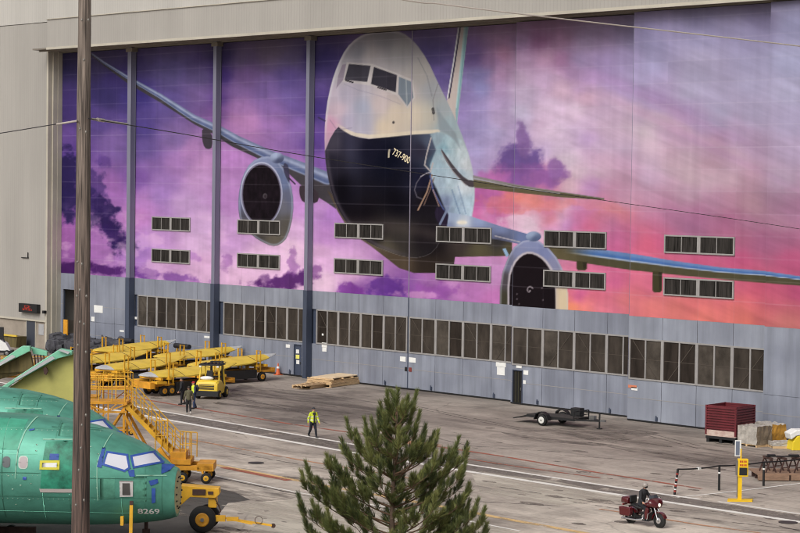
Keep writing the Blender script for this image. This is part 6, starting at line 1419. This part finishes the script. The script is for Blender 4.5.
def shoot(p, d, L, dens_=1.0):
    """a twig covered in forward-swept needles"""
    d = d.normalized(); q = d.to_track_quat('Z', 'Y'); br.cyl(p, p+d*L, .012, .006, 5, False)
    if L > .3: bud.cyl(p+d*(L-.02), p+d*(L+.10), .013, .005, 5)
    n = int(165*L/.35*dens_); mi = random.choice((0, 1, 1, 2))
    for k in range(n):
        t = random.random(); t = 1-(1-t)**1.15; base = p+d*L*t; a = random.random()*6.283; sp = random.uniform(.35, 1.25)*(1.2-.75*t); nl = random.uniform(.15, .24)
        dir_ = q@Vector((math.cos(a)*sp, math.sin(a)*sp, 1)).normalized(); dir_ = (dir_+Vector((0, 0, .12))).normalized()
        s_ = dir_.cross(Vector((random.uniform(-1, 1), random.uniform(-1, 1), random.uniform(-1, 1)))).normalized()*.0050
        i = len(nv); e = base+dir_*nl; m_ = base+dir_*nl*.5
        nv.extend([base-s_*.6, base+s_*.6, m_+s_, e, m_-s_]); nf.append((i, i+1, i+2, i+3, i+4)); nm.append(mi if random.random() < .8 else random.choice((0, 1, 2)))
def branch(z0, tip, r0=.03):
    """limb from the trunk that sweeps out and up, carrying shoots"""
    a0 = Vector((0, 0, z0)); v = tip-a0; out = Vector((v.x, v.y, 0)); mid = a0+out*.62+Vector((0, 0, v.z*.35-.02)); pts = []
    for k in range(9):
        t = k/8; pts.append(a0*(1-t)**2+mid*2*t*(1-t)+tip*t*t)
    for k in range(8): br.cyl(pts[k], pts[k+1], r0*(1-k/9), r0*(1-(k+1)/9), 6, False)
    L = (tip-a0).length; dirs = (pts[-1]-pts[-2]).normalized(); shoot(tip-dirs*.1, (dirs*.5+Vector((0, 0, .9))), random.uniform(.4, .62), 1.1)
    n = max(4, int(L*4.6))
    for k in range(n):
        t = .25+.75*(k+random.random()*.6)/n; t = min(t, .98); p = a0*(1-t)**2+mid*2*t*(1-t)+tip*t*t; tg = ((mid-a0)*(1-t)+(tip-mid)*t).normalized()
        sd_ = tg.cross(Vector((0, 0, 1))).normalized()*random.choice((-1, 1)); d = (tg*.5+sd_*random.uniform(.2, .9)+Vector((0, 0, random.uniform(.5, 1.2)))).normalized()
        l2 = random.uniform(.12, .5)*(1.1-.5*t)
        if L > .8 and l2 > .22:
            p2 = p+(tg*.4+sd_*.8+Vector((0, 0, .25))).normalized()*l2; br.cyl(p, p2, .011, .008, 5, False); shoot(p2, d, random.uniform(.22, .4)); shoot(p2-(p2-p)*.4, (d+tg*.8), random.uniform(.2, .3), .9)
        else: shoot(p, d, random.uniform(.22, .38))
CROP = [(410, 40), (375, 62), (352, 95), (440, 100), (470, 72), (455, 130), (345, 130), (300, 168), (312, 200), (235, 172), (225, 235), (270, 215), (160, 280), (190, 290), (210, 330), (90, 310), (70, 345), (130, 365), (62, 425), (78, 495), (110, 440),
        (545, 212), (488, 228), (620, 232), (650, 245), (645, 300), (590, 305), (638, 345), (655, 385), (640, 430), (690, 442), (712, 475), (720, 530), (565, 262), (520, 300), (560, 380), (600, 440), (500, 190), (180, 400), (240, 280), (165, 470), (610, 500), (670, 540), (60, 560), (730, 590), (40, 600), (690, 610), (640, 560), (120, 560)]
for (cx, cy) in CROP:
    px, py = 395+(280+cx/3.48-395)*.96, 380+cy/3.48; dep = random.uniform(-.25, .25); tip = loc_(px, py, dep); tip = Vector((tip.x, tip.y, tip.z))
    rad_ = math.hypot(tip.x, tip.y)
    if rad_ < .12: shoot(Vector((tip.x, tip.y, tip.z-.62)), Vector((0, 0, 1)), .42, 1.3); continue
    tip.z -= .28
    branch(max(tip.z-.25-rad_*.42, .6), tip+F3*random.uniform(-.3, .3))
# limbs towards and away from the camera, and the lower crown below the picture
for k in range(36):
    u = (k+.5)/36; z = topz-.45-u*(topz-2.0); h = topz-z
    wmax = float(np.interp(h, [0, .5, 1.0, 1.5, 2.2, 3.2, 4.5, 7], [.25, .5, .85, 1.55, 1.95, 2.35, 2.9, 3.2]))
    a = k*2.399+random.uniform(-.3, .3); wr = wmax*random.uniform(.4, .86)*(1-.0*abs(math.sin(a)))
    tip = Vector((math.cos(a)*wr, math.sin(a)*wr, z+random.uniform(0, .2)))
    branch(max(z-.2-wr*.38, .6), tip)
for k in range(20):   # dense heart of the crown
    z = topz-.8-k*.33; 
    for j in range(4): a = random.random()*6.28; shoot(Vector((0, 0, z)), Vector((math.cos(a), math.sin(a), random.uniform(.5, 1.1))), random.uniform(.3, .5))
me = bpy.data.meshes.new('needles'); me.from_pydata([tuple(v) for v in nv], [], nf)
for nme, c_ in (('needle_dark', (66, 76, 44)), ('needle_mid', (98, 106, 60)), ('needle_light', (126, 130, 76))): me.materials.append(mat(nme, c_, .5, spec=.35))
me.polygons.foreach_set('material_index', nm); me.update(); o = bpy.data.objects.new('needles', me); COL.objects.link(o); o.parent = pt
tag(bud.build('buds', mat('bud_tan', (142, 124, 86), .8), pt), kind='stuff'); br.build('branches', mat('twig_bark', (92, 70, 52), .9), pt)
print('needles', len(nf))
